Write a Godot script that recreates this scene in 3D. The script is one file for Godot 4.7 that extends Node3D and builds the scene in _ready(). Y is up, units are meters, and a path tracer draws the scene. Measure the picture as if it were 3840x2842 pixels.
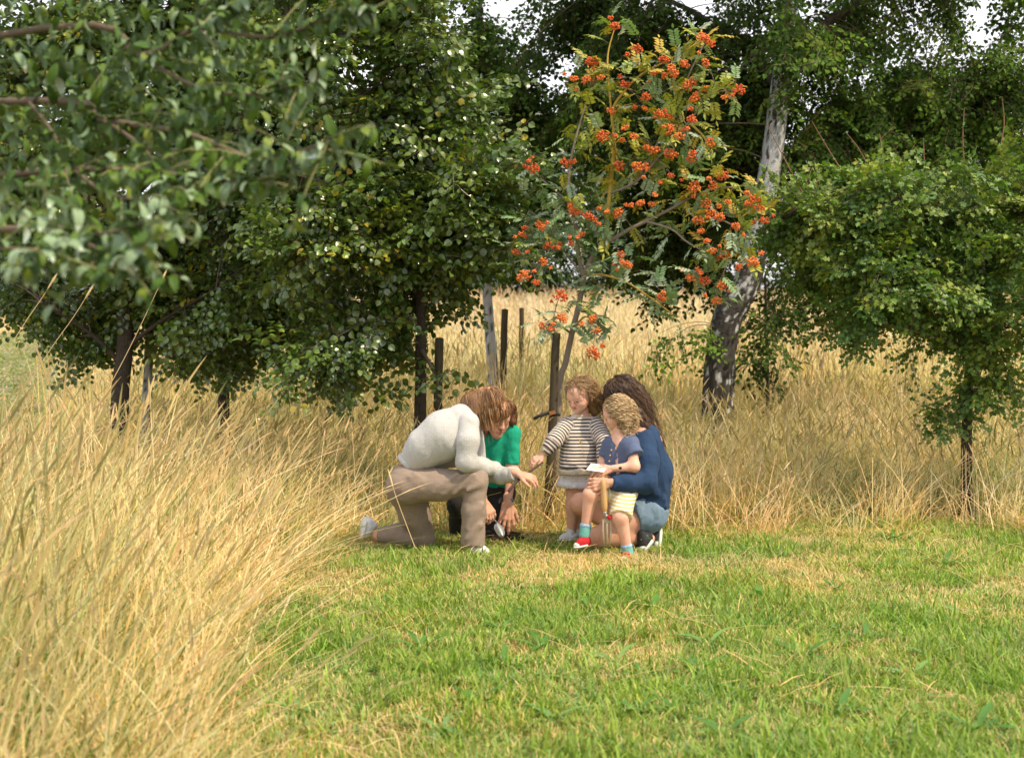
extends Node3D

# A meadow edge in late summer: five people crouch by a young rowan, tall dry grass and trees behind them.
# Metres, y up, the camera stands at the origin's 1.5 m and looks along -z.

var rng := RandomNumberGenerator.new()
var noise := FastNoiseLite.new()
var M := {}


func _ready():
	rng.seed = 11
	noise.seed = 5
	noise.frequency = 1.0
	# camera: level, with the lens shifted down a little
	var cam := Camera3D.new()
	cam.name = "camera"
	var lens := CameraAttributesPhysical.new()
	lens.frustum_focal_length = 50.0
	lens.frustum_focus_distance = 9.15
	lens.frustum_near = 0.1
	lens.frustum_far = 3000.0
	lens.exposure_aperture = 3.3
	cam.attributes = lens
	add_child(cam)
	cam.projection = Camera3D.PROJECTION_FRUSTUM
	cam.keep_aspect = Camera3D.KEEP_HEIGHT
	cam.near = 0.1
	cam.far = 3000.0
	cam.size = 0.2 * 0.24012
	cam.frustum_offset = Vector2(0, -0.05698 * 0.1)
	cam.position = Vector3(0, 1.5, 0)
	cam.current = true
	# sky: bright thin cloud
	var env := Environment.new()
	env.background_mode = Environment.BG_SKY
	env.tonemap_mode = Environment.TONE_MAPPER_LINEAR
	env.tonemap_exposure = 1.08
	env.sdfgi_enabled = true
	env.ssao_enabled = true
	env.ssil_enabled = true
	var sm := ProceduralSkyMaterial.new()
	sm.sky_top_color = Color(0.87, 0.89, 0.93)
	sm.sky_horizon_color = Color(0.93, 0.92, 0.92)
	sm.sky_curve = 0.2
	sm.sky_energy_multiplier = 1.25
	sm.ground_bottom_color = Color(0.35, 0.32, 0.22)
	sm.ground_horizon_color = Color(0.6, 0.58, 0.5)
	sm.sun_angle_max = 2.0
	var sky := Sky.new()
	sky.sky_material = sm
	env.sky = sky
	var we := WorldEnvironment.new()
	we.name = "world"
	we.environment = env
	add_child(we)
	var sun := DirectionalLight3D.new()
	sun.name = "sun"
	sun.light_color = Color(1.0, 0.93, 0.80)
	sun.light_energy = 1.4
	sun.light_angular_distance = 0.6
	sun.shadow_enabled = true
	add_child(sun)
	sun.look_at_from_position(Vector3(0.68, 1.0, 0.44), Vector3.ZERO, Vector3.UP)
	materials()
	setting()
	trees()
	people()
	belongings()
	lawn_plants()


# ---------------------------------------------------------------- meshes

class Buf:
	var v := PackedVector3Array()
	var uv := PackedVector2Array()
	var c := PackedColorArray()
	var i := PackedInt32Array()
	var flat := false

	func vert(p: Vector3, col := Color.WHITE, t := Vector2.ZERO) -> int:
		v.append(p)
		c.append(col)
		uv.append(t)
		return v.size() - 1

	func tri(a: int, b: int, d: int):  # counter-clockwise seen from outside
		i.append(a)
		i.append(d)
		i.append(b)

	func quad(a: int, b: int, d: int, e: int):
		tri(a, b, d)
		tri(a, d, e)

	func normals() -> PackedVector3Array:
		var n := PackedVector3Array()
		n.resize(v.size())
		for t in range(0, i.size(), 3):
			var a := i[t]
			var b := i[t + 1]
			var d := i[t + 2]
			var f := (v[d] - v[a]).cross(v[b] - v[a])
			n[a] += f
			n[b] += f
			n[d] += f
		for k in n.size():
			n[k] = n[k].normalized() if n[k].length_squared() > 1e-20 else Vector3.UP
		return n

	func add_to(m: ArrayMesh, off := Vector3.ZERO) -> ArrayMesh:
		var arr := []
		arr.resize(Mesh.ARRAY_MAX)
		var moved := v
		if off != Vector3.ZERO:
			moved = PackedVector3Array()
			moved.resize(v.size())
			for k in v.size():
				moved[k] = v[k] - off
		arr[Mesh.ARRAY_VERTEX] = moved
		if not flat:
			arr[Mesh.ARRAY_NORMAL] = normals()
		arr[Mesh.ARRAY_TEX_UV] = uv
		arr[Mesh.ARRAY_COLOR] = c
		arr[Mesh.ARRAY_INDEX] = i
		m.add_surface_from_arrays(Mesh.PRIMITIVE_TRIANGLES, arr)
		return m


func numbered(called: String) -> String:
	if not has_node(called):
		return called
	var k := 1
	while has_node("%s_%03d" % [called, k]):
		k += 1
	return "%s_%03d" % [called, k]


func tag(o: Node, label: String, category: String, group := "", kind := "") -> Node:
	if label:
		o.set_meta("label", label)
	if category:
		o.set_meta("category", category)
	if group:
		o.set_meta("group", group)
	if kind:
		o.set_meta("kind", kind)
	return o


func thing(called: String, label: String, category: String, at := Vector3.ZERO, group := "") -> Node3D:
	var o := Node3D.new()
	o.name = numbered(called)
	o.position = at
	add_child(o)
	tag(o, label, category, group)
	return o


func origin_of(p: Node) -> Vector3:
	var off := Vector3.ZERO
	while p is Node3D and p != self:
		off += (p as Node3D).position
		p = p.get_parent()
	return off


func part(called: String, buf: Buf, m: Material, parent: Node = self) -> MeshInstance3D:
	var o := MeshInstance3D.new()
	o.name = called if parent != self else numbered(called)
	o.mesh = buf.add_to(ArrayMesh.new(), origin_of(parent))
	o.material_override = null
	(o.mesh as ArrayMesh).surface_set_material(0, m)
	parent.add_child(o, true)
	return o


func scatter(called: String, mesh: Mesh, m: Material, xf: Array, cols: Array, parent: Node = self) -> MultiMeshInstance3D:
	var mm := MultiMesh.new()
	mm.transform_format = MultiMesh.TRANSFORM_3D
	mm.use_colors = true
	mm.mesh = mesh
	mm.instance_count = xf.size()
	var off := origin_of(parent)
	for k in xf.size():
		var t: Transform3D = xf[k]
		t.origin -= off
		mm.set_instance_transform(k, t)
		mm.set_instance_color(k, cols[k])
	var o := MultiMeshInstance3D.new()
	o.name = called if parent != self else numbered(called)
	o.multimesh = mm
	o.material_override = m
	o.set_meta("kind", "stuff")
	parent.add_child(o, true)
	return o


func rnd(a: float, b: float) -> float:
	return rng.randf_range(a, b)


func rvec() -> Vector3:
	var v := Vector3(rnd(-1, 1), rnd(-1, 1), rnd(-1, 1))
	while v.length_squared() > 1.0 or v.length_squared() < 0.01:
		v = Vector3(rnd(-1, 1), rnd(-1, 1), rnd(-1, 1))
	return v.normalized()


func facing(d: Vector3, up := Vector3.UP) -> Basis:  # z along d, y near up
	var z := d.normalized()
	if absf(z.dot(up)) > 0.97:
		up = Vector3(0.3, 0.2, 0.9).normalized()
	var x := up.cross(z).normalized()
	return Basis(x, z.cross(x), z)


func vary(c: Color, a: float) -> Color:
	var k := rnd(1.0 - a, 1.0 + a)
	return Color(c.r * k * rnd(0.93, 1.07), c.g * k, c.b * k * rnd(0.9, 1.1))


func tube(b: Buf, pts: Array, radii: Array, sides := 6, col := Color.WHITE, shade = null):
	var first := -1
	var side := Vector3.RIGHT
	var run := 0.0
	for k in pts.size():
		var p: Vector3 = pts[k]
		var d: Vector3 = (pts[mini(k + 1, pts.size() - 1)] - pts[maxi(k - 1, 0)]).normalized()
		if k:
			run += (pts[k] - pts[k - 1]).length()
		side = (side - d * side.dot(d))
		if side.length() < 0.05:
			side = d.cross(Vector3(0.3, 0.5, 0.8))
		side = side.normalized()
		var other := d.cross(side)
		var row := b.v.size()
		for s in sides:
			var a := TAU * s / sides
			var out := side * cos(a) + other * sin(a)
			var q: Vector3 = p + out * radii[k]
			var cc := col
			if shade != null:
				var got: Array = shade.call(q, out, run)
				q = got[0]
				cc = got[1]
			b.vert(q, cc, Vector2(float(s) / sides, run))
		if first >= 0:
			for s in sides:
				var t := (s + 1) % sides
				b.quad(first + s, first + t, row + t, row + s)
		else:
			var cap := b.vert(p - d * radii[k] * 0.3, col)
			for s in sides:
				b.tri(cap, row + (s + 1) % sides, row + s)
		first = row
	var e: Vector3 = pts[pts.size() - 1]
	var back: Vector3 = (e - pts[pts.size() - 2]).normalized()
	var tip := b.vert(e + back * radii[radii.size() - 1] * 0.3, col)
	for s in sides:
		b.tri(tip, first + s, first + (s + 1) % sides)


func smooth_line(pts: Array, n: int) -> Array:  # Catmull-Rom, n points a span
	var out := []
	for k in pts.size() - 1:
		var a: Vector3 = pts[maxi(k - 1, 0)]
		var b: Vector3 = pts[k]
		var c: Vector3 = pts[k + 1]
		var d: Vector3 = pts[mini(k + 2, pts.size() - 1)]
		for s in n:
			out.append(b.cubic_interpolate(c, a, d, float(s) / n))
	out.append(pts[pts.size() - 1])
	return out


func ramp(a: float, b: float, n: int) -> Array:
	var out := []
	for k in n:
		out.append(lerpf(a, b, float(k) / maxf(n - 1, 1)))
	return out


func ball(b: Buf, c: Vector3, r: Vector3, basis := Basis(), nu := 10, nv := 7, col := Color.WHITE):
	var row := b.v.size()
	for y in nv + 1:
		var t := PI * y / nv
		for x in nu:
			var a := TAU * x / nu
			b.vert(c + basis * (Vector3(sin(t) * cos(a), cos(t), sin(t) * sin(a)) * r), col)
	for y in nv:
		for x in nu:
			var p := row + y * nu + x
			var q := row + y * nu + (x + 1) % nu
			b.quad(p, q, q + nu, p + nu)


func box(b: Buf, c: Vector3, half: Vector3, basis := Basis(), col := Color.WHITE):
	for ax in 3:
		for s in [-1.0, 1.0]:
			var n := Vector3.ZERO
			n[ax] = s
			var u := Vector3.ZERO
			u[(ax + 1) % 3] = 1.0
			var w := n.cross(u)
			var row := b.v.size()
			for k in [[-1, -1], [1, -1], [1, 1], [-1, 1]]:
				b.vert(c + basis * ((n + u * k[0] + w * k[1]) * half), col, Vector2(0.5 + 0.5 * k[0], 0.5 - 0.5 * k[1]))
			b.quad(row, row + 1, row + 2, row + 3)


# ---------------------------------------------------------------- soft bodies
# A bone is [a, b, radius at a, radius at b, cut (1: flat end at b, 2: at a, 3: both), optional direction along which stripes count].
# The distances to all bones are joined with a smooth minimum and meshed as surface nets.

func net(buf: Buf, bones: Array, cell: float, k := 0.03, amp := 0.0, freq := Vector3.ONE, col := Color.WHITE, stripes := false):
	var lo := Vector3.INF
	var hi := -Vector3.INF
	for s in bones:
		var r := maxf(s[2], s[3]) + k * 0.3 + cell * 2.0
		for p in [s[0], s[1]]:
			lo = lo.min(p - Vector3.ONE * r)
			hi = hi.max(p + Vector3.ONE * r)
	var nx := int((hi.x - lo.x) / cell) + 2
	var ny := int((hi.y - lo.y) / cell) + 2
	var nz := int((hi.z - lo.z) / cell) + 2
	var f := PackedFloat32Array()
	f.resize(nx * ny * nz)
	f.fill(1.0)
	for s in bones:
		var a: Vector3 = s[0]
		var b: Vector3 = s[1]
		var ra: float = s[2]
		var rb: float = s[3]
		var cut: int = s[4] if s.size() > 4 else 0
		var m := k + cell * 2.0
		var l := (a - Vector3.ONE * ra).min(b - Vector3.ONE * rb) - Vector3.ONE * m - lo
		var h := (a + Vector3.ONE * ra).max(b + Vector3.ONE * rb) + Vector3.ONE * m - lo
		var x0 := maxi(0, int(l.x / cell))
		var x1 := mini(nx - 1, int(h.x / cell) + 1)
		var y0 := maxi(0, int(l.y / cell))
		var y1 := mini(ny - 1, int(h.y / cell) + 1)
		var z0 := maxi(0, int(l.z / cell))
		var z1 := mini(nz - 1, int(h.z / cell) + 1)
		var ba := b - a
		var inv := 1.0 / maxf(ba.length_squared(), 1e-9)
		var axis := ba.normalized()
		var long := ba.length()
		for z in range(z0, z1 + 1):
			for y in range(y0, y1 + 1):
				var at := (z * ny + y) * nx
				for x in range(x0, x1 + 1):
					var pa := lo + Vector3(x, y, z) * cell - a
					var t := clampf(pa.dot(ba) * inv, 0.0, 1.0)
					var d := (pa - ba * t).length() - lerpf(ra, rb, t)
					if cut:
						var q := pa.dot(axis)
						if cut & 1:
							d = maxf(d, q - long)
						if cut & 2:
							d = maxf(d, -q)
					var e := f[at + x]
					var g := maxf(k - absf(e - d), 0.0)
					f[at + x] = minf(e, d) - g * g / (4.0 * k)
	var seen := PackedInt32Array()
	seen.resize(nx * ny * nz)
	seen.fill(-1)
	var first := buf.v.size()
	var start := buf.i.size()
	var sy := nx
	var sz := nx * ny
	var far := cell * 2.0
	var corner := [0, 1, sy, sy + 1, sz, sz + 1, sz + sy, sz + sy + 1]
	var place := [Vector3(0, 0, 0), Vector3(1, 0, 0), Vector3(0, 1, 0), Vector3(1, 1, 0), Vector3(0, 0, 1), Vector3(1, 0, 1), Vector3(0, 1, 1), Vector3(1, 1, 1)]
	var edges := [[0, 1], [2, 3], [4, 5], [6, 7], [0, 2], [1, 3], [4, 6], [5, 7], [0, 4], [1, 5], [2, 6], [3, 7]]
	for z in nz - 1:
		for y in ny - 1:
			for x in nx - 1:
				var at := z * sz + y * sy + x
				var f0 := f[at]
				if f0 > far or f0 < -far:
					continue
				var mask := 0
				for q in 8:
					if f[at + corner[q]] < 0.0:
						mask |= 1 << q
				if mask == 0 or mask == 255:
					continue
				var sum := Vector3.ZERO
				var cnt := 0
				for e in edges:
					var e0: int = e[0]
					var e1: int = e[1]
					if ((mask >> e0) & 1) != ((mask >> e1) & 1):
						var u := f[at + corner[e0]]
						var w := f[at + corner[e1]]
						sum += place[e0].lerp(place[e1], u / (u - w))
						cnt += 1
				seen[at] = buf.vert(lo + (Vector3(x, y, z) + sum / cnt) * cell, col)
				var neg := mask & 1
				if y > 0 and z > 0 and neg != ((mask >> 1) & 1):
					face(buf, seen, at, at - sy, at - sy - sz, at - sz, neg)
				if x > 0 and z > 0 and neg != ((mask >> 2) & 1):
					face(buf, seen, at, at - sz, at - sz - 1, at - 1, neg)
				if x > 0 and y > 0 and neg != ((mask >> 4) & 1):
					face(buf, seen, at, at - 1, at - 1 - sy, at - sy, neg)
	if amp > 0.0:
		var n := buf.normals()
		for q in range(first, buf.v.size()):
			var p := buf.v[q] * freq
			var crease := noise.get_noise_3dv(p * 0.9 + Vector3(31, 17, 5))
			buf.v[q] += n[q] * (noise.get_noise_3dv(p) + 0.4 * noise.get_noise_3dv(p * 2.1 + Vector3(9, 3, 7)) - 0.4 * maxf(0.0, 1.0 - absf(crease) * 4.5)) * amp
	if stripes:
		for q in range(first, buf.v.size()):
			var p := buf.v[q]
			var best := 1e9
			for s in bones:
				var ba: Vector3 = s[1] - s[0]
				var t := clampf((p - s[0]).dot(ba) / maxf(ba.length_squared(), 1e-9), 0.0, 1.0)
				var d: float = (p - s[0] - ba * t).length() - lerpf(s[2], s[3], t)
				if d < best:
					best = d
					buf.uv[q] = Vector2(0.5, (p.dot(s[5]) if s.size() > 5 else (p - s[0]).dot(ba.normalized())))


func face(buf: Buf, seen: PackedInt32Array, a: int, b: int, c: int, d: int, neg: int):
	if seen[a] < 0 or seen[b] < 0 or seen[c] < 0 or seen[d] < 0:
		return
	if neg:
		buf.quad(seen[a], seen[b], seen[c], seen[d])
	else:
		buf.quad(seen[a], seen[d], seen[c], seen[b])


# ---------------------------------------------------------------- materials

func mat(c: Color, rough := 0.8, spec := 0.5) -> StandardMaterial3D:
	var m := StandardMaterial3D.new()
	m.albedo_color = c.linear_to_srgb()
	m.roughness = rough
	m.metallic_specular = spec
	return m


func noise_tex(seed_: int, freq: float, stops: Array, size := 512, normal := false, kind := FastNoiseLite.TYPE_SIMPLEX_SMOOTH) -> NoiseTexture2D:
	var n := FastNoiseLite.new()
	n.seed = seed_
	n.frequency = freq
	n.noise_type = kind
	n.fractal_octaves = 5
	var t := NoiseTexture2D.new()
	t.width = size
	t.height = size
	t.seamless = true
	t.noise = n
	if normal:
		t.as_normal_map = true
		t.bump_strength = 6.0
	elif stops:
		var g := Gradient.new()
		g.offsets = PackedFloat32Array(range(stops.size()).map(func(k): return float(k) / (stops.size() - 1)))
		g.colors = PackedColorArray(stops.map(func(c): return (c as Color).linear_to_srgb()))
		t.color_ramp = g
	return t


func cloth(c: Color, grain: Texture2D, scale: float, depth: float, rough := 0.9) -> StandardMaterial3D:
	var m := mat(c, rough, 0.25)
	m.albedo_texture = M.mottle
	m.uv1_triplanar = true
	m.uv1_scale = Vector3.ONE * scale
	m.heightmap_enabled = true
	m.heightmap_texture = grain
	m.heightmap_scale = depth
	m.rim_enabled = true
	m.rim = 0.25
	return m


func leafy(rough: float, through: float, spec := 0.5) -> StandardMaterial3D:
	var m := mat(Color.WHITE, rough, spec)
	m.vertex_color_use_as_albedo = true
	m.backlight_enabled = true
	m.backlight = Color(through * 0.75, through, through * 0.3).linear_to_srgb()
	return m


func stripe_tex(a: Color, b: Color, share: float) -> ImageTexture:
	var im := Image.create(8, 64, false, Image.FORMAT_RGB8)
	for y in 64:
		for x in 8:
			im.set_pixel(x, y, (a if y < 64.0 * share else b).linear_to_srgb())
	return ImageTexture.create_from_image(im)


func materials():
	M.mottle = noise_tex(3, 0.02, [Color(0.8, 0.8, 0.8), Color(1, 1, 1)], 256)
	M.grain = noise_tex(4, 0.12, [], 256)
	M.knit = noise_tex(8, 0.06, [], 256, false, FastNoiseLite.TYPE_CELLULAR)
	M.alder = leafy(0.30, 0.55, 0.75)
	M.birch = leafy(0.65, 0.5, 0.3)
	M.haw = leafy(0.45, 0.6)
	M.rowan = leafy(0.5, 0.55)
	M.straw = leafy(0.6, 0.6, 0.4)
	M.blade = leafy(0.5, 0.7, 0.4)
	M.bark = mat(Color(0.11, 0.088, 0.066), 0.95, 0.2)
	M.bark.albedo_texture = noise_tex(21, 0.03, [Color(0.45, 0.45, 0.45), Color(1, 1, 1)], 256)
	M.bark.uv1_triplanar = true
	M.bark.uv1_scale = Vector3(9, 2.5, 9)
	M.bark.heightmap_enabled = true
	M.bark.heightmap_texture = noise_tex(22, 0.05, [], 256)
	M.bark.heightmap_scale = 1.0
	M.twig = mat(Color(0.16, 0.12, 0.085), 0.9, 0.2)
	M.red_twig = mat(Color(0.24, 0.12, 0.075), 0.8, 0.3)
	M.white_bark = mat(Color.WHITE, 0.8, 0.3)
	M.white_bark.vertex_color_use_as_albedo = true
	M.white_bark.heightmap_enabled = true
	M.white_bark.heightmap_texture = M.bark.heightmap_texture
	M.white_bark.heightmap_scale = 0.5
	M.white_bark.uv1_triplanar = true
	M.white_bark.uv1_scale = Vector3(3, 8, 3)
	M.stake = mat(Color(0.085, 0.065, 0.042), 0.95, 0.2)
	M.stake.albedo_texture = noise_tex(31, 0.02, [Color(0.5, 0.5, 0.45), Color(1, 1, 1), Color(0.8, 0.85, 0.7)], 256)
	M.stake.uv1_triplanar = true
	M.stake.uv1_scale = Vector3(12, 1.0, 12)
	M.ground = mat(Color(1, 1, 1), 1.0, 0.1)
	M.ground.albedo_texture = noise_tex(41, 0.012, [Color(0.09, 0.07, 0.035), Color(0.20, 0.15, 0.07), Color(0.12, 0.13, 0.045), Color(0.28, 0.21, 0.1)], 1024)
	M.ground.uv1_triplanar = true
	M.ground.uv1_world_triplanar = true
	M.ground.uv1_scale = Vector3.ONE * 0.7
	M.berry = mat(Color(0.74, 0.19, 0.045), 0.5, 0.35)
	M.berry.vertex_color_use_as_albedo = true
	M.red_berry = M.berry.duplicate()
	M.red_berry.albedo_color = Color(0.62, 0.12, 0.03).linear_to_srgb()
	M.skin = mat(Color(0.62, 0.36, 0.25), 0.55, 0.35)
	M.skin.albedo_texture = noise_tex(51, 0.015, [Color(0.98, 0.72, 0.66), Color(1, 0.94, 0.92), Color(1, 1, 1)], 256)
	M.skin.uv1_triplanar = true
	M.skin.uv1_scale = Vector3.ONE * 4.0
	M.skin.subsurf_scatter_enabled = true
	M.skin.subsurf_scatter_strength = 0.15
	M.hair = mat(Color.WHITE, 0.42, 0.5)
	M.hair.vertex_color_use_as_albedo = true
	M.cream = cloth(Color(0.60, 0.58, 0.55), M.knit, 14.0, 0.4)
	M.taupe = cloth(Color(0.33, 0.25, 0.195), M.grain, 10.0, 0.15)
	M.green = cloth(Color(0.02, 0.40, 0.25), M.grain, 10.0, 0.15)
	M.dark = cloth(Color(0.035, 0.032, 0.03), M.grain, 10.0, 0.15)
	M.navy = cloth(Color(0.030, 0.060, 0.128), M.grain, 8.0, 0.2)
	M.denim = cloth(Color(0.21, 0.30, 0.40), M.grain, 14.0, 0.2)
	M.blue = cloth(Color(0.125, 0.155, 0.26), M.grain, 14.0, 0.2)
	M.white = cloth(Color(0.76, 0.74, 0.76), M.grain, 14.0, 0.15)
	M.ecru = cloth(Color(0.68, 0.60, 0.48), M.knit, 20.0, 0.2)
	M.teal = cloth(Color(0.2, 0.52, 0.48), M.knit, 20.0, 0.2)
	M.sky_blue = cloth(Color(0.36, 0.56, 0.78), M.knit, 20.0, 0.2)
	M.red = cloth(Color(0.55, 0.03, 0.035), M.grain, 14.0, 0.1)
	M.rubber = mat(Color(0.75, 0.73, 0.68), 0.7, 0.4)
	M.black = mat(Color(0.02, 0.02, 0.02), 0.7, 0.4)
	M.moss = mat(Color(0.06, 0.16, 0.1), 0.8, 0.3)
	M.lip = mat(Color(0.5, 0.16, 0.14), 0.5, 0.4)
	M.eye = mat(Color(0.05, 0.035, 0.03), 0.4, 0.5)
	M.brow = mat(Color(0.2, 0.12, 0.07), 0.8, 0.2)
	M.wood = mat(Color(0.62, 0.38, 0.15), 0.5, 0.5)
	M.wood.albedo_texture = noise_tex(61, 0.02, [Color(0.75, 0.7, 0.6), Color(1, 1, 1)], 256)
	M.wood.uv1_triplanar = true
	M.wood.uv1_scale = Vector3(30, 3, 30)
	M.steel = mat(Color(0.5, 0.5, 0.48), 0.35, 0.5)
	M.steel.metallic = 0.8
	M.dull_steel = mat(Color(0.42, 0.35, 0.22), 0.6, 0.4)
	M.dull_steel.metallic = 0.3
	M.stripe = mat(Color.WHITE, 0.9, 0.2)
	M.stripe.albedo_texture = stripe_tex(Color(0.045, 0.047, 0.06), Color(0.66, 0.56, 0.47), 0.44)
	M.stripe.uv1_scale = Vector3(1, 1.0 / 0.0197, 1)
	M.stripe.rim_enabled = true
	M.stripe.rim = 0.25
	M.yellow = mat(Color.WHITE, 0.9, 0.2)
	M.yellow.albedo_texture = stripe_tex(Color(0.62, 0.48, 0.18), Color(0.74, 0.7, 0.62), 0.5)
	M.yellow.uv1_scale = Vector3(1, 1.0 / 0.0195, 1)
	M.sky_blue_band = mat(Color(0.06, 0.22, 0.6), 0.5, 0.5)
	M.child_skin = M.skin.duplicate()
	M.child_skin.albedo_color = Color(0.74, 0.45, 0.33).linear_to_srgb()
	M.tortoise = mat(Color(0.08, 0.02, 0.012), 0.25, 0.6)
	M.dark_stick = mat(Color(0.075, 0.05, 0.04), 0.85, 0.3)
	M.soil = mat(Color(0.05, 0.035, 0.025), 1.0, 0.1)
	M.rowan_bark = mat(Color(0.25, 0.20, 0.15), 0.9, 0.2)
	M.lichen_bark = mat(Color(0.46, 0.31, 0.07), 0.9, 0.2)
	M.dark_berry = mat(Color(0.35, 0.03, 0.02), 0.35, 0.5)
	M.orange = mat(Color(0.30, 0.12, 0.04), 0.6, 0.4)
	M.stalk = mat(Color(0.62, 0.46, 0.24), 0.7, 0.3)
	M.green_twig = mat(Color(0.26, 0.25, 0.11), 0.7, 0.3)
	M.broad = []
	for c in [Color(0.06, 0.12, 0.012), Color(0.09, 0.155, 0.012), Color(0.045, 0.088, 0.012), Color(0.15, 0.20, 0.02)]:
		var m := mat(c, 0.5, 0.4)
		m.backlight_enabled = true
		m.backlight = Color(0.16, 0.3, 0.03).linear_to_srgb()
		M.broad.append(m)
	M.dull = mat(Color(0.15, 0.22, 0.11), 0.8, 0.3)
	M.silver = mat(Color(0.22, 0.30, 0.17), 0.75, 0.25)
	M.felt = mat(Color(0.46, 0.53, 0.40), 0.85, 0.3)
	var im := Image.create(96, 64, false, Image.FORMAT_RGB8)
	im.fill(Color(0.9, 0.89, 0.85))
	im.fill_rect(Rect2i(10, 10, 60, 40), Color(0.72, 0.79, 0.72))
	for k in 260:  # mottled print
		im.fill_rect(Rect2i(14 + rng.randi() % 50, 13 + rng.randi() % 32, 3, 2), Color(0.55, 0.66, 0.58).lerp(Color(0.8, 0.84, 0.78), rng.randf()))
	M.card = mat(Color.WHITE, 0.5, 0.4)
	M.card.albedo_texture = ImageTexture.create_from_image(im)


# ---------------------------------------------------------------- ground and grass

func hill(x: float, z: float) -> float:  # height of the ground
	var d := -z
	return 0.55 * smoothstep(14.0, 46.0, d) * smoothstep(-16.0, -3.0, x + 0.05 * d) + 0.012 * noise.get_noise_2d(x * 0.9, z * 0.9)


func edge_x(d: float) -> float:  # where the tall grass on the left ends
	return -0.98 - 0.26 * smoothstep(4.8, 7.6, d) + 0.3 * smoothstep(8.7, 9.7, d) + 0.10 * noise.get_noise_2d(d * 1.3, 4.0)


func edge_d(x: float) -> float:  # how far back the tall grass behind the lawn begins
	return 9.70 + 0.06 * smoothstep(-0.6, 0.2, x) * (1.0 - smoothstep(0.9, 1.5, x)) + 0.16 * noise.get_noise_2d(x * 1.1, 17.0)


func depth_in_tall(x: float, z: float) -> float:  # metres inside the tall grass, negative on the lawn
	var d := -z
	return maxf(edge_x(d) - x, d - edge_d(x))


func far_lawn(x: float, z: float) -> bool:  # the mown meadow seen far back on the left
	var d := -z
	return d > 11.0 and d < 46.0 and x < -0.262 * d + 0.25 * noise.get_noise_2d(d * 0.3, 50.0)


func setting():
	var b := Buf.new()
	var n := 150
	for j in n + 1:
		for i in n + 1:
			var u := 2.0 * i / n - 1.0
			var w := 2.0 * j / n - 1.0
			var x := 30.0 * u + 770.0 * pow(u, 5.0)
			var z := -12.0 + 30.0 * w + 770.0 * pow(w, 5.0)
			b.vert(Vector3(x, hill(x, z), z), Color.WHITE)
	for j in n:
		for i in n:
			var a := j * (n + 1) + i
			b.quad(a, a + n + 1, a + n + 2, a + 1)
	tag(part("ground", b, M.ground), "dry brown earth under the meadow grass", "ground", "", "structure")
	tall_grass()
	short_grass()


func ribbon(b: Buf, pts: Array, wid: Array, side: Vector3, col: Color, tip := Color.TRANSPARENT):
	var row := -1
	for k in pts.size():
		var c := col if tip == Color.TRANSPARENT else col.lerp(tip, float(k) / (pts.size() - 1))
		var r := b.vert(pts[k] - side * wid[k] * 0.5, c)
		b.vert(pts[k] + side * wid[k] * 0.5, c)
		if row >= 0:
			b.quad(row, row + 1, r + 1, r)
		row = r


func stem(b: Buf, p: Vector3, h: float, lean: Vector3, w: float, col: Color, head: float):
	var pts := []
	for k in 5:
		var t := k / 4.0
		pts.append(p + Vector3(0, h * (t - 0.14 * lean.length() * t * t * t), 0) + lean * h * (0.35 * t + 0.65 * t * t))
	var side := Vector3.RIGHT.rotated(Vector3.UP, rnd(0, PI))
	ribbon(b, pts, [w, w, w * 0.9, w * 0.75, w * 0.5], side, col)
	if head > 0.0:
		var tipdir: Vector3 = (pts[4] - pts[3]).normalized()
		var c := vary(Color(0.62, 0.45, 0.26), 0.15)
		for s in [side, side.rotated(Vector3.UP, PI / 2)]:
			var e: Vector3 = pts[4]
			var q := []
			for k in 4:
				q.append(e + tipdir * head * (k / 3.0 - 0.35) + Vector3(0, -0.1 * head * k * k / 9.0, 0))
			ribbon(b, q, [0.0015, head * 0.07, head * 0.055, 0.001], s, c)
		if rng.randf() < 0.35:  # a loose panicle
			for k in 6:
				var o: Vector3 = pts[4] - tipdir * head * (0.5 - 0.15 * k)
				var w2 := rvec()
				w2.y = absf(w2.y) * 0.6
				ribbon(b, [o, o + w2 * head * 0.28, o + w2 * head * 0.42 - Vector3(0, 0.012, 0)], [0.001, 0.0035, 0.001], side, c)


func tall_patch(size: float, body: int, tall: int, low: int, h: float, wind: float, green: float, wid: float) -> ArrayMesh:
	var b := Buf.new()
	b.flat = true
	var r := size * 0.5
	for k in body + tall:
		var p := Vector3(rnd(-r, r), -0.02, rnd(-r, r))
		var a := rnd(0, TAU)
		var up := k >= body
		var lean := Vector3(0.24, 0, 0.05) * wind * rnd(0.0, 1.8) + Vector3(cos(a), 0, sin(a)) * absf(rng.randfn(0.0, 0.33))
		var g := not up and rng.randf() < green
		var col := vary(Color(0.27, 0.31, 0.10) if g else Color(0.92, 0.60, 0.29).lerp(Color(0.95, 0.75, 0.49), rng.randf()), 0.22)
		var hh := h * (rnd(0.9, 1.5) if up else rnd(0.45, 1.0))
		stem(b, p, hh, lean * (1.5 if g else 1.0), wid * (1.5 if g else 1.0) * rnd(0.7, 1.6), col, rnd(0.10, 0.18) if up else (0.0 if g or rng.randf() < 0.6 else rnd(0.06, 0.1)))
	for k in low:  # broken and bent blades low down
		var p := Vector3(rnd(-r, r), 0.0, rnd(-r, r))
		var a := rnd(0, TAU)
		var lean := Vector3(cos(a), 0, sin(a)) * rnd(0.5, 1.4)
		stem(b, p, h * rnd(0.25, 0.65), lean, wid * 1.5, vary(Color(0.27, 0.31, 0.10) if rng.randf() < green * 1.8 else Color(0.84, 0.55, 0.25), 0.25), 0.0)
	return b.add_to(ArrayMesh.new())


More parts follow.
